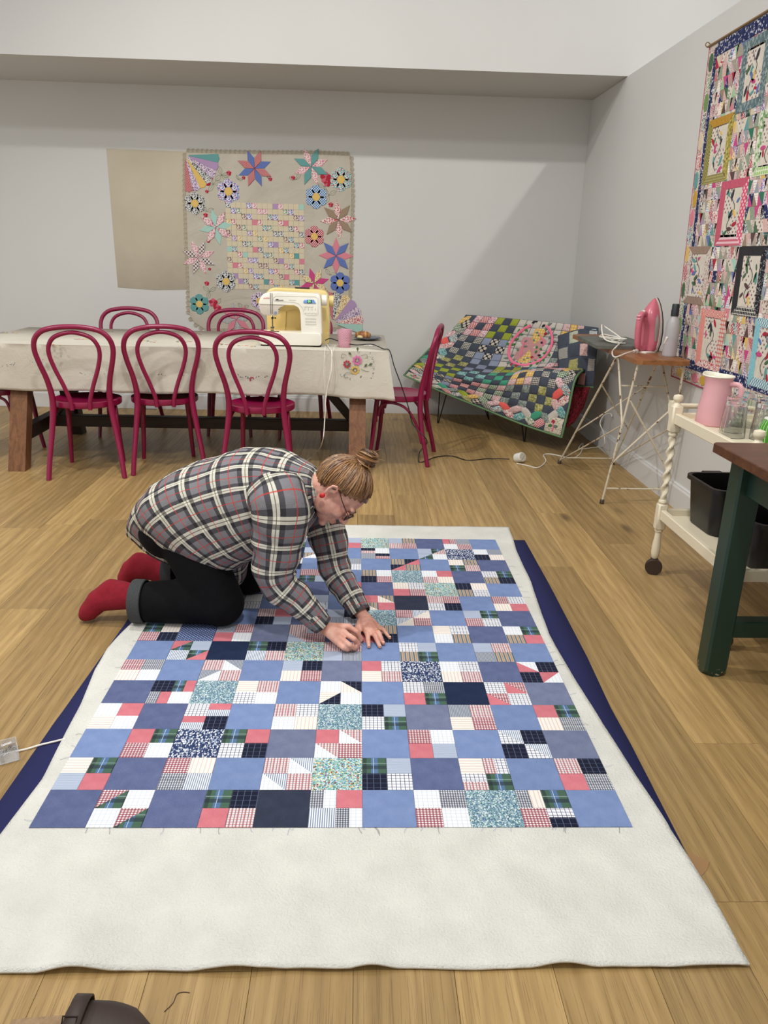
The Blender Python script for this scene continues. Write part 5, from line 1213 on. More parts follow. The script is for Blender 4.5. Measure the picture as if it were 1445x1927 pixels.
for z_ in (.708, .283):
    for x in PX: MB().bar((x, PY[1]+.02, z_), (x, PY[0]-.02, z_), .022, .045, bev=.003).build('side_rail', crp, tro, smooth=.4, origin=RO)
    for y in PY: MB().bar((PX[0]+.02, y, z_), (PX[1]-.02, y, z_), .022, .045, bev=.003).build('end_rail', crp, tro, smooth=.4, origin=RO)
    MB().box((1.5365, 2.78, z_+(-.004 if z_ > .5 else -.012)), (.385, .67, .010)).build('shelf', crp, tro, origin=RO)
for x in PX:
    sc = [(0, .65), (.022, .66), (.024, .70), (.045, .73), (.05, .755), (.04, .772), (.018, .772), (0, .755)]
    MB().prism(sc, -.010, .010, Matrix(((0, 0, 1, x), (1, 0, 0, PY[0]+.02), (0, 1, 0, 0), (0, 0, 0, 1))), inset=.002).build('scroll_bracket', crp, tro, origin=RO)
MB().tube([(PX[0], PY[0]+.045, .752), (PX[1], PY[0]+.045, .752)], .011, 12).build('push_handle', crp, tro, origin=RO)
# ---- black tubs on the lower shelf
tubm = mat('black_tub_plastic', (16, 16, 17), .42, nz=(20, .1), bump=(200, .1))
def tub(label, cx, cy, rz):
    t_ = thing('storage_tub', label, 'tub', (cx, cy, .2765), rz)
    def rr(hx_, hy_, z_, r=.05): return [Vector((p[0], p[1], z_)) for p in rrect(-hx_, hx_, -hy_, hy_, r, 5)]
    b = MB(); b.loft([rr(.125, .105, 0), rr(.13, .11, .006), rr(.15, .128, .185), rr(.162, .140, .188), rr(.162, .140, .205), rr(.148, .126, .205), rr(.146, .124, .185), rr(.126, .106, .010)]); b.build('body', tubm, t_, smooth=.6)
    for s in (-1, 1):
        MB().box((s*.178, 0, .198), (.036, .09, .012), bev=.004).build('handle', tubm, t_); MB().box((s*.19, 0, .178), (.008, .09, .04), bev=.003).build('handle', tubm, t_)
    return t_
tub('black plastic tub on the trolley shelf beneath the pink jug', 1.536, 2.955, D2(92)).scale = (.88, .95, 1); tub('black plastic tub on the trolley shelf behind the green table leg', 1.540, 2.60, D2(88)).scale = (.88, .95, .9)
# ---- on the trolley
ZP = .7095
jg = thing('jug', 'pink enamel jug with cream rim and inside on the trolley', 'jug', (1.44, 3.00, ZP)); jg.scale = (.98, .98, .9)
jp = mat('jug_pink', (210, 156, 160), .3, nz=(8, .04)); jc = mat('jug_cream', (226, 222, 204), .35)
def jring(r, z_, spout=0):
    return [Vector(((r+spout*max(0, math.cos(a-PI*.62))**6)*math.cos(a), (r+spout*max(0, math.cos(a-PI*.62))**6)*math.sin(a), z_+spout*.5*max(0, math.cos(a-PI*.62))**4)) for a in [2*PI*k/40 for k in range(40)]]
MB().loft([jring(.066, 0), jring(.069, .004), jring(.066, .05), jring(.058, .12), jring(.052, .175), jring(.0535, .20, .006), jring(.058, .213, .014)], cap1=False).build('body', jp, jg)
MB().loft([jring(.058, .213, .014), jring(.0605, .216, .016), jring(.058, .2195, .016), jring(.051, .205, .010), jring(.047, .16), jring(.05, .1), jring(.055, .01)], cap0=False).build('lining', jc, jg)
a0 = -.95; d_ = Vector((math.cos(a0), math.sin(a0), 0))
MB().tube(crv([d_*.050+Vector((0, 0, .185)), d_*.085+Vector((0, 0, .188)), d_*.100+Vector((0, 0, .165)), d_*.098+Vector((0, 0, .11)), d_*.082+Vector((0, 0, .06)), d_*.064+Vector((0, 0, .035))], 6), .0115, 10, flat=.6).build('handle', jp, jg)
gl = NT('ribbed_glass'); gl.b.inputs['Transmission Weight'].default_value = 1.0; gl.b.inputs['IOR'].default_value = 1.45; glm = gl.done(lin((250, 252, 250)), .03)
def tumbler(loc, label):
    t_ = thing('glass_tumbler', label, 'glass', loc, RNG.uniform(0, 1), 'upturned ribbed tumblers on the tea trolley')
    prof_o = [(.0470, 0), (.0465, .004), (.0452, .012), (.0365, .122), (.034, .130), (.028, .134)]; n = 72; rg = []
    def ring_(r, z_, k_): return [Vector((r*(1+k_*math.cos(24*a))*math.cos(a), r*(1+k_*math.cos(24*a))*math.sin(a), z_)) for a in [2*PI*k/n for k in range(n)]]
    rg = [ring_(.001, .119, 0), ring_(.0325, .118, 0), ring_(.0355, .105, 0), ring_(.0446, .001, 0), ring_(.0470, 0, 0), ring_(.0462, .012, .002), ring_(.0450, .02, .018), ring_(.0382, .108, .018), ring_(.0370, .116, .002), ring_(.0355, .130, 0), ring_(.033, .134, 0), ring_(.001, .1345, 0)]
    b = MB(); b.loft(rg)
    b.build('bowl', glm, t_, smooth=.9); return t_
GP = [(1.415, 2.775), (1.513, 2.735), (1.46, 2.868), (1.575, 2.85), (1.612, 2.735), (1.555, 2.975), (1.66, 2.94), (1.675, 2.81)]
t0 = tumbler((*GP[0], ZP), 'upturned clear ribbed glass tumbler on the tea trolley')
for k, (x, y) in enumerate(GP[1:]):
    dup(t0, (x, y, ZP), .3*k)
gb = thing('striped_beaker', 'green glass beaker with white vertical stripes behind the trolley post', 'glass', (1.455, 2.56, ZP))
prof = [(0, 0), (.032, 0), (.036, .003), (.050, .03), (.054, .055), (.050, .085), (.040, .108), (.036, .112), (.034, .108), (.046, .085), (.05, .05), (.03, .006), (0, .005)]
MB().lathe(prof, 48, uv=.05).build('body', fab('green_white_stripe', (72, 140, 40), [('x', .0131, .12, 0, (226, 230, 214), .9)], .03, .2), gb)
MB().lathe([(.036, .109), (.0395, .110), (.039, .113), (.035, .1125)], 48).build('rim', mat('rim_white', (226, 230, 214), .3), gb)
# ================================================================== green table
gt = thing('green_table', 'dark green painted table with worn brown wooden top, beside the trolley', 'table', (1.48, 1.9, 0)); GO = (1.48, 1.9, 0)
GX0, GX1, GY0, GY1, GZ = 1.148, 1.80, 1.40, 2.365, .78
gtop = wood('worn_table_top', (64, 36, 24), (104, 66, 46), (3, 26, 26), .35); grp = NT('dark_green_paint'); v = grp.coord('Object'); f = grp.noise(v, 60, 4, .7); z3 = grp.sep(v)[2]
wr = grp.mt('MULTIPLY', grp.mt('GREATER_THAN', f, .62), grp.mt('LESS_THAN', z3, .03)); grnm = grp.done(grp.mix(wr, lin((22, 50, 40)), lin((150, 140, 110))), .38)
MB().prism(rrect(GX0, GX1, GY0, GY1, .012, 3), GZ-.03, GZ, inset=.004).build('tabletop', gtop, gt, smooth=.4, origin=GO)
LX0, LX1, LY1 = 1.186, 1.262, 2.302
for (x0, y1) in ((LX0, LY1), (GX1-.11, LY1), (LX0, GY0+.12), (GX1-.11, GY0+.12)):
    b = MB(); w_ = .076; o8 = lambda i_: [Vector((x0+p[0], y1-w_+p[1], 0)) for p in ((i_, 0), (w_-i_, 0), (w_, i_), (w_, w_-i_), (w_-i_, w_), (i_, w_), (0, w_-i_), (0, i_))]
    b.loft([[p+Vector((0, 0, z_)) for p in o8(c_)] for z_, c_ in ((.0, .028), (.022, .008), (.60, .006), (GZ-.03, .006))]); b.build('leg', grnm, gt, smooth=.3, origin=GO)
for (a, c_) in (((LX0+.07, LY1-.04, GZ-.085), (GX1-.1, LY1-.04, GZ-.085)), ((LX0+.04, GY0+.1, GZ-.085), (LX0+.04, LY1-.06, GZ-.085))): MB().bar(a, c_, .024, .11, bev=.003).build('apron', grnm, gt, smooth=.3, origin=GO)
for (a, c_) in (((LX0+.07, LY1-.04, .17), (GX1-.1, LY1-.04, .17)),): MB().bar(a, c_, .05, .06, bev=.004).build('stretcher', grnm, gt, smooth=.3, origin=GO)
# ================================================================== small things on the floor
pb = thing('pin_box', 'clear plastic box full of safety pins beside the navy cloth', 'box', tuple(onz(-3, 1428)))
clr = NT('clear_plastic'); clr.b.inputs['Alpha'].default_value = .28; clrm = clr.done(lin((226, 228, 228)), .12)
b = MB(); Mz = Matrix.Rotation(.5, 3, 'Z')
for (c_, d_2) in (((0, 0, .002), (.10, .07, .003)), ((.049, 0, .018), (.003, .07, .032)), ((-.049, 0, .018), (.003, .07, .032)), ((0, .034, .018), (.10, .003, .032)), ((0, -.034, .018), (.10, .003, .032))): b.box(Mz @ Vector(c_), d_2, Mz, .001)
b.build('box_tray', clrm, pb)
MB().box(Mz @ Vector((-.10, -.02, .012)), (.1, .07, .003), Mz @ Euler((.25, 0, 0)).to_matrix(), .001).build('box_lid', clrm, pb)
for k in range(34):
    p = Mz @ Vector((RNG.uniform(-.042, .042), RNG.uniform(-.028, .028), RNG.uniform(.006, .028))); a = RNG.uniform(0, PI); d_ = Vector((math.cos(a), math.sin(a), RNG.uniform(-.2, .2)))*.013; e_ = Vector((-d_.y, d_.x, 0)).normalized()*.0025
    MB().tube([p-d_+e_, p+d_+e_, p+d_*1.08, p+d_-e_, p-d_-e_, p-d_*1.08], .0007, 4, closed=True).build('safety_pin', mat('pin_steel', (170, 170, 172), .25, 1.0), pb)
lead('cotton_tape', 'length of white cotton tape lying across the navy cloth edge', [g(30, 1414, .005), g(52, 1409, .003), g(75, 1402, .006), g(100, 1396, .006), g(124, 1390, .012)], .0028, mat('white_tape', (232, 228, 218), .8), 'tape')
lead('loose_thread', 'short dark loose thread curled on the oak floor', [g(309, 1904, .001), g(325, 1888, .001), g(333, 1871, .001), g(345, 1867, .001), g(357, 1868, .001)], .0007, mat('dark_thread', (60, 40, 34), .8), 'thread')
# leather clog at the very front
cg = thing('clog', 'dark brown leather clog with a buckled strap on the floor', 'shoe', tuple(onz(148, 1975)), D2(-2))
lth = mat('brown_leather', (58, 44, 38), .6, nz=(18, .12), bump=(140, .15)); crk = mat('cork_sole', (150, 124, 92), .8, nz=(120, .2))
def foot_w(u): return .036+.012*math.sin(PI*min(1, u*1.0))+.010*math.exp(-((u-.72)/.2)**2)-.022*max(0, u-.86)/.14
SO = [(lerp(-.13, .13, u), foot_w(u)) for u in [i/20 for i in range(21)]]
MB().prism([(x, -w) for x, w in SO]+[(x, w) for x, w in SO[::-1]], 0, .022, inset=.003).build('sole', crk, cg)
rg = []
for i in range(9, 21):
    u = i/20; x, w = SO[i]; hh = .030+.040*(1-((u-.45)/.58)**2) if u < 1 else .03
    rg.append([Vector((x, w*1.02*math.cos(PI*k/12), .020+max(.004, hh-.004)*math.sin(PI*k/12)**.8)) for k in range(13)])
o = MB().loft(rg, cap0=False, cap1=True, closed=False).build('upper', lth, cg); md = o.modifiers.new('t', 'SOLIDIFY'); md.thickness = .003
st_ = [Vector((-.004+.012*math.sin(PI*k/12), .057*math.cos(PI*k/12), .022+.075*math.sin(PI*k/12)**.8)) for k in range(13)]
b = MB(); b.loft([[p+Vector((dx, 0, .003 if 0 < i_ < 12 else 0)) for i_, p in enumerate(st_)] for dx in (-.014, .014)], closed=False, cap0=False, cap1=False); o = b.build('strap', lth, cg); md = o.modifiers.new('t', 'SOLIDIFY'); md.thickness = .003
MB().tube([(-.010, -.034, .084), (.014, -.034, .084), (.014, -.016, .099), (-.010, -.016, .099)], .0016, 6, closed=True).build('buckle', mat('buckle_dark', (60, 52, 46), .35, .8), cg)
# ================================================================== the kneeling quilter
ZQ = .0112                                   # top of the patchwork
V3 = lambda *a: Vector(a)
def sph(b, c, r, n=12, m=8): b.ell(c, r, n, m)
def limb(b, pts, step=.35, n=12, m=8):
    """chain of spheres along (point, radius) stations"""
    for (p, r), (q_, s) in zip(pts, pts[1:]):
        p = Vector(p); q_ = Vector(q_); L = (q_-p).length; k = max(1, int(L/(min(r, s)*step)))
        for i in range(k+1): sph(b, p.lerp(q_, i/k), lerp(r, s, i/k), n, m)
def meld(b, name, m, voxel, smooth=4, fac=.5, parent=None):
    """union of everything in b as one continuous skin"""
    me = bpy.data.meshes.new(name); me.from_pydata(b.v, [], b.f); o = bpy.data.objects.new(name, me); COL.objects.link(o)
    md = o.modifiers.new('r', 'REMESH'); md.mode = 'VOXEL'; md.voxel_size = voxel
    if smooth: ms = o.modifiers.new('s', 'SMOOTH'); ms.factor = fac; ms.iterations = smooth
    bpy.context.view_layer.update(); dg = bpy.context.evaluated_depsgraph_get()
    m2 = bpy.data.meshes.new_from_object(o.evaluated_get(dg)); o.modifiers.clear(); o.data = m2; m2.name = name
    m2.shade_smooth(); m2.materials.clear()
    for q_ in (m if isinstance(m, list) else [m]): m2.materials.append(q_)
    if parent: o.parent = parent
    return o
# ---- joints
HIPN, HIPF = ony(352, 1018, 2.64), ony(350, 1002, 2.83); PEL = ony(325, 985, 2.735)
KNN, KNF = V3(-.495, 2.575, .092), V3(-.43, 2.85, .092); ANN, ANF = V3(-.80, 2.595, .092), V3(-.80, 2.90, .075)
SHN, SHF = ony(528, 945, 2.47), ony(600, 935, 2.80); ELN, ELF = ony(520, 1088, 2.455), ony(632, 1075, 2.70)
WRN, WRF = onz(612, 1182, .062), onz(679, 1154, .052)
NECK = ony(588, 925, 2.625); CHEST = ony(500, 935, 2.66)
FH = V3(.42, -.16, -.89).normalized(); RH = V3(-.12, -.985, .12); RH = (RH-FH*RH.dot(FH)).normalized(); UH = RH.cross(FH)
if UH.x < 0: UH = -UH
HC = ony(638, 922, 2.60)
def hd(f, r, u): return HC+FH*f+RH*r+UH*u
HM = Matrix((FH, RH, UH)).transposed()
# ---- skin colouring
sk = NT('skin'); v = sk.coord('Object'); f = sk.noise(v, 30, 4); f2 = sk.noise(v, 180, 3)
c = sk.ramp(f, [(.3, lin((196, 136, 118))), (.55, lin((212, 160, 142))), (.75, lin((220, 174, 158)))]); sk.bump(f2, .18, .0012)
sk.b.inputs['Subsurface Weight'].default_value = .12; sk.b.inputs['Subsurface Radius'].default_value = (.01, .004, .002); skm = sk.done(c, .5, 0, .35)
b = MB()
# trunk and limbs inside the clothes
limb(b, [(PEL, .10), (ony(390, 945, 2.71), .10), (CHEST, .105), (ony(560, 920, 2.64), .07)], .5)
limb(b, [(CHEST, .09), (SHN, .05), (ELN, .040), (WRN.lerp(ELN, .12), .028), (WRN, .0265)], .4); limb(b, [(CHEST, .09), (SHF, .05), (ELF, .040), (WRF.lerp(ELF, .12), .027), (WRF, .0255)], .4)
for h_, k_, a_ in ((HIPN, KNN, ANN), (HIPF, KNF, ANF)): limb(b, [(PEL, .10), (h_, .085), (k_, .058), (k_.lerp(a_, .4), .055), (a_, .034)], .5)
limb(b, [(ony(560, 920, 2.64), .068), (NECK, .058), (hd(-.035, 0, -.055), .056)], .4)
# head: skull, face, jaw, nose, lips, cheeks, brows, ears
b.ell(hd(-.008, 0, .022), (.098, .074, .090), 20, 14, HM); b.ell(hd(.035, 0, -.030), (.060, .058, .075), 16, 12, HM)
b.ell(hd(.052, 0, -.082), (.036, .040, .030), 14, 10, HM); b.ell(hd(.080, 0, -.103), (.018, .022, .016), 12, 8, HM)
for s in (-1, 1):
    b.ell(hd(.062, .034*s, -.030), (.026, .024, .026), 12, 8, HM); b.ell(hd(.082, .027*s, .020), (.012, .022, .009), 12, 8, HM)
    b.ell(hd(.018, .042*s, -.056), (.045, .020, .042), 12, 8, HM)
    e = hd(-.016, .076*s, -.010)      # ear: rolled rim round a hollow, and a lobe
    limb(b, [(e+FH*.012+UH*.004, .0042), (e+FH*.010+UH*.020+RH*.004*s, .0046), (e-FH*.004+UH*.026+RH*.008*s, .005), (e-FH*.014+UH*.014+RH*.010*s, .005), (e-FH*.012-UH*.006+RH*.008*s, .0048), (e-FH*.002-UH*.020+RH*.004*s, .0062)], .4, 8, 6); b.ell(e+UH*.004-RH*.002*s, (.011, .006, .018), 10, 8, HM)
limb(b, [(hd(.090, 0, .010), .0075), (hd(.104, 0, -.014), .0085), (hd(.114, 0, -.034), .0115)], .3, 10, 6)
for s in (-1, 1): sph(b, hd(.102, .012*s, -.038), .0085, 8, 6)
b.ell(hd(.096, 0, -.064), (.010, .022, .0055), 12, 8, HM); b.ell(hd(.094, 0, -.074), (.010, .019, .006), 12, 8, HM)
# hands
def finger(P, r0, r1): limb(b, [(P[i], lerp(r0, r1, i/(len(P)-1))) for i in range(len(P))], .35, 10, 7)
G = lambda px, py, z: onz(px, py, z)
# near hand (right): fingers curled, thumb and first finger pinching a pin
mc = [G(657, 1180, .070), G(648, 1191, .066), G(641, 1201, .056), G(634, 1208, .045)]
for p_, r_ in zip(mc, (.0135, .014, .013, .0115)): limb(b, [(WRN, .022), (WRN.lerp(p_, .5), .0175), (p_, r_)], .4)
finger([mc[0], G(671, 1189, .060), G(677, 1199, .040), G(679, 1206, .026)], .0115, .0075)
finger([mc[1], G(667, 1203, .056), G(674, 1211, .036), G(676, 1213, .025)], .0115, .0078)
finger([mc[2], G(658, 1214, .045), G(667, 1220, .030), G(671, 1219, .021)], .011, .0075)
finger([mc[3], G(645, 1219, .034), G(654, 1223, .024), G(660, 1221, .019)], .010, .007)
finger([G(625, 1184, .055), G(648, 1180, .046), G(664, 1190, .036), G(675, 1203, .026)], .0145, .008)
# far hand (left): flat and spread on the patchwork
zt = ZQ+.0075; mc = [G(690, 1189, .034), G(699, 1189, .036), G(707, 1186, .034), G(712, 1181, .029)]
for p_, r_ in zip(mc, (.0125, .013, .0125, .0115)): limb(b, [(WRF, .021), (WRF.lerp(p_, .55), .0165), (p_, r_)], .4)
for m_, tip, r_ in ((mc[0], (694, 1217), .0098), (mc[1], (715, 1217), .010), (mc[2], (721.5, 1211), .0096), (mc[3], (733.5, 1201), .0086)):
    t_ = G(*tip, zt+.0005); k1 = m_.lerp(t_, .42)+V3(0, 0, .010); k2 = m_.lerp(t_, .74)+V3(0, 0, .0045); finger([m_, k1, k2, t_], r_+.0012, r_*.78)
finger([G(678, 1170, .040), G(672, 1184, .030), G(675, 1196, .024), G(680.5, 1204, zt+.0015)], .0145, .0088)
# feet inside the socks
TOEN = onz(160, 1157, .03); HEELN = V3(-.905, 2.615, .122); TOEF = onz(233, 1092, .03); HEELF = V3(-.885, 2.915, .11)
limb(b, [(ANN, .034), (HEELN, .030), (HEELN.lerp(TOEN, .5), .030), (TOEN, .020)], .4); limb(b, [(ANF, .034), (HEELF, .030), (HEELF.lerp(TOEF, .5), .030), (TOEF, .020)], .4)
person = meld(b, 'person', skm, .0038, 5, .5)
tag(person, 'person in plaid shirt, black trousers and red socks kneeling to pin the patchwork', 'person')
# finger nails and ring
nlm = mat('finger_nail', (222, 176, 160), .3)
for (tip, base) in (((694, 1217), (690, 1189)), ((715, 1217), (699, 1189)), ((721.5, 1211), (707, 1186)), ((733.5, 1201), (712, 1181)), ((680.5, 1204), (675, 1196))):
    t_ = G(*tip, zt+.0005); d_ = (t_-G(*base, zt)).normalized(); X_ = d_.cross(V3(0, 0, 1)).normalized()
    MB().ell(t_+V3(0, 0, .0062)-d_*.001, (.0052, .0068, .0018), 10, 6, Matrix((X_, d_, V3(0, 0, 1))).transposed()).build('finger_nail', nlm, person)
rp = mc[2].lerp(G(721.5, 1211, zt), .22)+V3(0, 0, .004); d_ = (G(721.5, 1211, zt)-mc[2]).normalized(); X_ = d_.cross(V3(0, 0, 1)).normalized(); Z_ = X_.cross(d_)
MB().tube([rp+X_*.0122*math.cos(a)+Z_*.0122*math.sin(a) for a in [2*PI*k/18 for k in range(18)]], .0014, 6, closed=True).build('finger_ring', mat('gold', (214, 180, 110), .25, 1.0), person)
# ---- shirt: lofted body and sleeves with woven plaid
def plaid():
    t = NT('plaid_flannel'); x, y, z = t.sep(t.coord('UV')); per = .094; c = lin((121, 120, 124)); fx = t.mt('FRACT', t.mt('ADD', t.mt('DIVIDE', x, per), 50)); fy = t.mt('FRACT', t.mt('ADD', t.mt('DIVIDE', y, per), 50))
    def band(f_, a, e): return t.mt('MULTIPLY', t.mt('GREATER_THAN', f_, a), t.mt('LESS_THAN', f_, e))
    for a, e, cc_, op in ((.0, .14, (34, 33, 37), .66), (.14, .32, (232, 229, 210), .62), (.32, .46, (34, 33, 37), .66), (.218, .242, (48, 46, 50), .75), (.715, .745, (186, 60, 52), .75)):
        for f_ in (fx, fy): c = t.mix(t.mt('MULTIPLY', band(f_, a, e), op), c, lin(cc_))
    n_ = t.noise(t.coord('UV'), 700, 2); c = t.mix(1.0, c, t.mt('MULTIPLY_ADD', n_, .5, .75), 'MULTIPLY')
    w_ = t.noise(t.coord('Object'), 14, 3, .5, .8); t.bump(w_, .5, .015)
    return t.done(c, .92, 0, .1)
plm = plaid()
DD = V3(.22, .975, 0)
RB = [  # top pixel, underside pixel, depth of the ring centre, half depth
 ((243, 993), (450, 1104), 2.775, .10), ((250, 966), (458, 1086), 2.76, .14), ((272, 932), (460, 1064), 2.735, .19), ((306, 900), (470, 1056), 2.725, .215), ((352, 877), (487, 1046), 2.715, .215),
 ((418, 857), (512, 1034), 2.70, .215), ((482, 847), (543, 1020), 2.68, .205), ((528, 855), (566, 1006), 2.66, .18), ((562, 868), (583, 990), 2.645, .135), ((583, 878), (594, 972), 2.635, .095), ((592, 886), (599, 962), 2.63, .078)]
keys = []
for (tp2, bp2, Y_, wd) in RB:
    T_ = ony(*tp2, Y_); B_ = ony(*bp2, Y_-.02); keys.append(((T_+B_)/2, (T_-B_)/2, DD*wd))
NR, NK = 60, 64
def key_at(t_): return tuple(cr1([k[i] for k in keys], t_) for i in range(3))
rings = []; uvs = []; vlen = 0; prev = None
for i in range(NR+1):
    c_, A_, D_ = key_at(i/NR)
    if prev is not None: vlen += (c_-prev).length
    prev = c_; rg = []
    for k in range(NK):
        a = 2*PI*k/NK; ca, sa = math.cos(a), math.sin(a); ca = math.copysign(abs(ca)**.86, ca); sa = math.copysign(abs(sa)**.86, sa)
        p = c_+A_*ca+D_*sa; n_ = (A_*ca/A_.length+D_*sa/D_.length).normalized()
        w_ = .010*mnoise.noise(p*8+V3(3, 0, 0))+.006*mnoise.noise(V3(p.x*22, p.y*10, p.z*18))
        if i < 4: w_ += .004*math.sin(a*9)
        rg.append(p+n_*w_); uvs.append((k/NK*1.28, vlen))
    rings.append(rg)
b = MB(); fs = []
for i in range(NR):
    for k in range(NK): fs.append((i*NK+k, i*NK+(k+1) % NK, (i+1)*NK+(k+1) % NK, (i+1)*NK+k))
vs = [p for r in rings for p in r]
b.v = [tuple(p) for p in vs]
for q_ in fs:
    b.f.append(list(q_)); b.mi.append(0); row = []
    wrap = any(k % NK == NK-1 for k in q_) and any(k % NK == 0 for k in q_)
    for k in q_:
        u_, w_ = uvs[k]; row.append((1.28 if (wrap and k % NK == 0) else u_, w_))
    b.uv.append(row)
shirt = b.build('shirt', plm, person, smooth=1.4); md = shirt.modifiers.new('t', 'SOLIDIFY'); md.thickness = .003; md.offset = -1
def sleeve(P, Rr, seed, flat=.9):
    """P stations, Rr radii; folds gather towards the elbow and cuff"""
    n = 50; b = MB(); NK2 = 36; L = 0; vs = []; uv = []; X_ = None; prev = None
    for i in range(n+1):
        t_ = i/n; p = cr1([Vector(q_) for q_ in P], t_); d_ = (cr1([Vector(q_) for q_ in P], min(1, t_+.02))-cr1([Vector(q_) for q_ in P], max(0, t_-.02))).normalized()
        r_ = cr1([V3(x, 0, 0) for x in Rr], t_).x
        if X_ is None: X_ = d_.cross(V3(0, 0, 1)).normalized()
        X_ = (X_-d_*X_.dot(d_)).normalized(); Y_ = d_.cross(X_)
        if prev is not None: L += (p-prev).length
        prev = p
        for k in range(NK2):
            a = 2*PI*k/NK2; w_ = r_*(1+.10*mnoise.noise(V3(math.cos(a)*1.3, math.sin(a)*1.3+seed, t_*9))+.06*math.sin(t_*46+2*math.sin(a+seed))*(.3+.7*math.exp(-((t_-.55)/.22)**2)))
            if t_ > .93: w_ = r_*1.02
            vs.append(p+X_*w_*math.cos(a)+Y_*w_*flat*math.sin(a)); uv.append((k/NK2*.44+seed*.037, L))
    b.v = [tuple(q_) for q_ in vs]
    for i in range(n):
        for k in range(NK2):
            q_ = (i*NK2+k, i*NK2+(k+1) % NK2, (i+1)*NK2+(k+1) % NK2, (i+1)*NK2+k); wrap = k == NK2-1
            b.f.append(list(q_)); b.mi.append(0); b.uv.append([((.44+seed*.037) if (wrap and j % NK2 == 0) else uv[j][0], uv[j][1]) for j in q_])
    o = b.build('sleeve', plm, person, smooth=1.4); md = o.modifiers.new('t', 'SOLIDIFY'); md.thickness = .003; md.offset = -1
    return o
CFN = WRN.lerp(ELN, .10); CFF = WRF.lerp(ELF, .06)
sleeve([ony(515, 915, 2.53), SHN+V3(0, .0, -.02), SHN.lerp(ELN, .5), ELN, ELN.lerp(CFN, .5), CFN], [.100, .104, .092, .072, .056, .040], 1.0)
sleeve([ony(585, 925, 2.74), SHF+V3(.0, .0, -.03), SHF.lerp(ELF, .5), ELF, ELF.lerp(CFF, .5), CFF], [.10, .092, .078, .062, .052, .040], 4.0)
for c_, e_ in ((CFN, ELN), (CFF, ELF)):
    d_ = (c_-e_).normalized(); b = MB(); M_ = d_.to_track_quat('Z', 'Y').to_matrix(); n = 32; rgs = []; uvc = []
    for z_, r_ in ((-.045, .0415), (-.043, .0432), (.010, .0418), (.012, .040), (.010, .0385), (-.03, .039)): rgs.append([c_+M_ @ V3(r_*math.cos(2*PI*k/n), r_*.92*math.sin(2*PI*k/n), z_) for k in range(n)]); uvc += [(k/n*.27, z_*1.0) for k in range(n)]
    b.loft(rgs, cap0=False, cap1=False, uvs=uvc); b.build('cuff', plm, person)
# collar: standing band folded over
b = MB(); rgs = []; uvc = []; n = 40
cc0, dirn = ony(594, 922, 2.63), (HC-NECK).normalized(); M_ = dirn.to_track_quat('Z', 'Y').to_matrix()
for z_, r_ in ((-.03, .092), (-.012, .088), (.012, .079), (.020, .077), (.018, .072), (-.02, .080)): rgs.append([cc0+M_ @ V3(r_*math.cos(2*PI*k/n)*.92, r_*math.sin(2*PI*k/n)*.92, z_+.006*math.cos(4*PI*k/n)) for k in range(n)]); uvc += [(k/n*.5, z_+.1) for k in range(n)]
b.loft(rgs, cap0=False, cap1=False, uvs=uvc); b.build('collar', plm, person)
# ---- trousers and turn-ups
trm = mat('black_trousers', (9, 9, 12), .9, spec=.2, nz=(40, .25), bump=(25, .5))
b = MB(); sph(b, PEL+V3(0, -.05, .0), .118, 20, 14); sph(b, PEL+V3(0, .05, .0), .118, 20, 14)
limb(b, [(HIPN, .100), (HIPN.lerp(KNN, .55), .098), (KNN, .088)], .3, 18, 12); limb(b, [(KNN, .082), (KNN.lerp(ANN, .5), .083), (ANN+V3(.05, 0, -.008), .078)], .3, 18, 12)
limb(b, [(HIPF, .112), (HIPF.lerp(KNF, .55), .102), (KNF, .088)], .3, 18, 12); limb(b, [(KNF, .082), (KNF.lerp(ANF, .5), .080), (ANF+V3(.10, -.01, .01), .072)], .3, 18, 12)
for i, p in enumerate(b.v):
    if p[2] < ZQ+.001: b.v[i] = (p[0], p[1], ZQ+.001+.1*(p[2]-ZQ)*0)
trs = meld(b, 'trousers', trm, .009, 4, .5, person)
tum = mat('turn_up_grey', (58, 60, 62), .9, nz=(200, .2))
for a_, k_ in ((ANN+V3(.004, 0, -.006), KNN), (ANF+V3(.055, -.01, .01), KNF)):
    d_ = (a_-k_).normalized(); M_ = d_.to_track_quat('Z', 'Y').to_matrix(); n = 36; rgs = []
    for z_, r_ in ((-.022, .077), (-.020, .0815), (.02, .082), (.024, .080), (.022, .073), (-.01, .068)): rgs.append([a_+M_ @ V3(r_*math.cos(2*PI*k/n), r_*math.sin(2*PI*k/n), z_) for k in range(n)])
    b = MB(); b.loft(rgs, cap0=False, cap1=False); b.v = [(p[0], p[1], max(p[2], ZQ+.001)) for p in b.v]; b.build('turn_up', tum, person)
# ---- socks
skr = mat('red_sock', (130, 10, 32), .95, nz=(60, .12), bump=(300, .35))
for an_, he_, to_, up_ in ((ANN, HEELN, TOEN, KNN), (ANF, HEELF, TOEF, KNF)):
    b = MB(); limb(b, [(an_.lerp(up_, .14), .056), (an_, .049), (an_.lerp(he_, .55), .048), (he_, .041)], .3, 16, 10); md_ = he_.lerp(to_, .5)
    limb(b, [(he_, .041), (md_+V3(0, 0, .004), .043), (he_.lerp(to_, .85), .036), (to_, .025)], .3, 16, 10); limb(b, [(an_.lerp(he_, .3), .047), (md_+V3(0, 0, .008), .042)], .3, 16, 10)
    b.v = [(p[0], p[1], max(p[2], .002)) for p in b.v]; meld(b, 'sock', skr, .007, 4, .5, person)
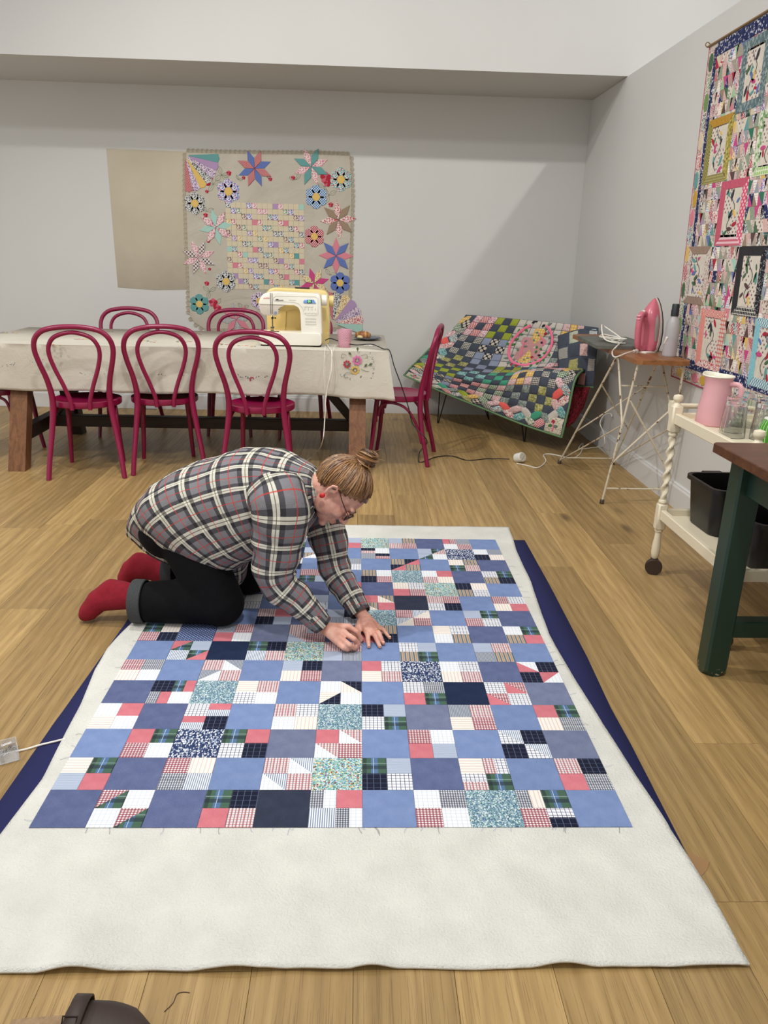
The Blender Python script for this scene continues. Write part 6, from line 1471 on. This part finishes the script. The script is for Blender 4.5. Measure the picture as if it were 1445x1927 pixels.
# ---- hair, bun, glasses, earrings
ht = NT('auburn_hair'); oi = ht.n('ShaderNodeTexCoord'); v = ht.coord('UV'); f = ht.noise(v, 1.0, 2)
hairm = ht.done(ht.ramp(ht.noise(ht.coord('Object'), 55, 3), [(.3, lin((84, 58, 36))), (.5, lin((118, 84, 52))), (.72, lin((160, 124, 84)))]), .45, 0, .4)
hs_ = [mat('hair_light', (160, 124, 84), .4), mat('hair_mid', (122, 88, 56), .4), mat('hair_dark', (82, 58, 38), .45), mat('hair_gold', (150, 104, 58), .4)]
def hair_ok(f_, u_): return u_ > -.12+.74*f_ if f_ > -.2 else u_ > -.95+1.8*max(0, f_+.55)
def hs3(f_, r_, u_, k=1.0): return hd(-.010+f_*.106*k, r_*.081*k, .024+u_*.098*k)
b = MB(); n, m_ = 40, 26; idx = {}; vs = []; fs = []
dirs = [[(math.sin(PI*i/m_)*math.cos(2*PI*k/n), math.sin(PI*i/m_)*math.sin(2*PI*k/n), math.cos(PI*i/m_)) for k in range(n)] for i in range(m_+1)]
for i in range(m_+1):
    for k in range(n): vs.append(hs3(*dirs[i][k]))
for i in range(m_):
    for k in range(n):
        c_ = [sum(dirs[a][e % n][j] for a, e in ((i, k), (i+1, k), (i, k+1), (i+1, k+1)))/4 for j in range(3)]
        if hair_ok(c_[0], c_[2]): fs.append((i*n+k, i*n+(k+1) % n, (i+1)*n+(k+1) % n, (i+1)*n+k))
hair = b.add(vs, fs).build('hair', hairm, person, smooth=1.5); md = hair.modifiers.new('t', 'SOLIDIFY'); md.thickness = .006; md.offset = -1
BUNC = hd(-.062, 0, .135); bund = (-.48, 0, .88)          # where the strands gather
HR = random.Random(3); b = MB()
for k in range(420):
    a = HR.uniform(0, 2*PI); r_ = math.sin(a); ff = math.cos(a)
    # start on the hairline in direction a, end under the bun
    f0, r0 = ff, r_; u0 = (-.12+.74*f0+.04) if f0 > -.2 else (-.95+1.8*max(0, f0+.55)+.05); q0 = Vector((f0, r0, 0)).normalized()*math.sqrt(max(.05, 1-min(.9, abs(u0))**2)); s0 = Vector((q0.x, q0.y, u0)).normalized(); s1 = Vector(bund)+Vector((HR.uniform(-.16, .16), HR.uniform(-.2, .2), HR.uniform(-.16, .16))); s1.normalize()
    t0_ = HR.uniform(0, .25); P = []
    lift = HR.uniform(1.0, 1.035)
    for j in range(9):
        t_ = lerp(t0_, 1, j/8); d_ = s0.lerp(s1, t_); d_ = d_.normalized()
        P.append(hs3(d_.x, d_.y, d_.z, lift+.012*math.sin(PI*t_)))
    b.tube(P, [.0012+.0012*math.sin(PI*j/8) for j in range(9)], 4, mi=HR.choice((0, 1, 1, 2, 3, 1)))
o = b.build('hair_strands', hs_, hair); o['kind'] = 'stuff'
b = MB(); bx, by = RH, UH.cross(RH); ax_ = (UH*.8-FH*.45).normalized(); bx = RH; by = ax_.cross(bx).normalized()
for k in range(70):
    ph = HR.uniform(0, 2*PI); rr_ = HR.uniform(.004, .0185); P = []
    for j in range(26):
        a = ph+j*.30; R_ = .0245+rr_*math.cos(j*.10+ph*3)*.9; z_ = .012*math.sin(a*.5+ph)+rr_*math.sin(j*.10+ph*3)
        P.append(BUNC+bx*R_*math.cos(a)+by*R_*math.sin(a)+ax_*(z_+.006))
    b.tube(P, .0023, 4, mi=HR.choice((0, 1, 2, 3, 1)))
sph(b, BUNC+ax_*.004, .030, 14, 10); b.build('hair_bun', hs_, hair)
b = MB()
for k in range(40):                                       # wisps
    d_ = Vector((HR.gauss(0, 1), HR.gauss(0, 1), HR.gauss(0, 1))).normalized(); p = BUNC+d_*.03; b.tube([p, p+d_*.012+V3(0, 0, .002), p+d_*HR.uniform(.018, .034)+V3(HR.uniform(-.01, .01), 0, HR.uniform(-.01, .01))], .0004, 3, mi=3)
o = b.build('hair_wisps', hs_, hair); o['kind'] = 'stuff'
tor = mat('tortoiseshell', (44, 30, 22), .25, nz=(160, .6)); lens = mat('spectacle_lens', (60, 62, 66), .08, Alpha=.35)
gls = MB()
for s in (-1, 1):
    c_ = hd(.1035, .033*s, -.004); gls.tube([c_+RH*(.026*math.cos(a))+UH*(.019*math.sin(a))-FH*(.006*abs(math.cos(a))) for a in [2*PI*k/24 for k in range(24)]], .0022, 6, closed=True)
    gls.tube([hd(.098, .060*s, .004), hd(.075, .073*s, .006), hd(.03, .080*s, .010), hd(-.006, .082*s, .016), hd(-.022, .081*s, -.004)], .0019, 6)
gls.tube(crv([hd(.105, -.009, .002), hd(.110, 0, .005), hd(.105, .009, .002)], 4), .0019, 6)
go = gls.build('glasses', tor, person)
for s in (-1, 1): MB().ell(hd(.1025, .033*s, -.004), (.0012, .025, .018), 16, 8, HM).build('lens', lens, go)
for s in (-1, 1): MB().ell(hd(-.014, .088*s, -.044), (.009, .006, .011), 14, 10, HM).build('earring', mat('earring_red', (190, 30, 30), .35), person)
for s in (-1, 1):                                          # eyes looking down at the work, brows
    MB().ell(hd(.088, .030*s, -.002), (.009, .013, .007), 12, 8, HM).build('eyelid', skm, person)
    MB().ell(hd(.0945, .029*s, -.007), (.003, .010, .0015), 10, 6, HM).build('eyelash', mat('lash_brown', (50, 34, 26), .6), person)
    MB().ell(hd(.0935, .031*s, .018), (.003, .015, .0028), 12, 6, HM).build('eyebrow', mat('brow_brown', (110, 80, 56), .8), person)
b = MB(); b.ell(hd(.1045, 0, -.0640), (.0035, .017, .003), 12, 6, HM); b.ell(hd(.1025, 0, -.0735), (.0035, .015, .0035), 12, 6, HM); b.build('lips', mat('lip', (178, 100, 96), .45), person)
MB().tube([G(677, 1207, .024), G(684, 1216, ZQ+.002)], .0006, 6).build('pin', mat('pin_steel', (170, 170, 172), .25, 1.0), person)
# folded paper tag by the far knee
o = MB().prism([(-.028, -.018), (.03, -.02), (.026, .018), (-.02, .022)], 0, .004, inset=.001).build('paper_tag', mat('white_paper', (226, 222, 210), .7), loc=tuple(onz(308, 1106, .011)), smooth=None); tag(o, 'small folded white paper tag on the navy cloth behind the knee', 'paper tag')
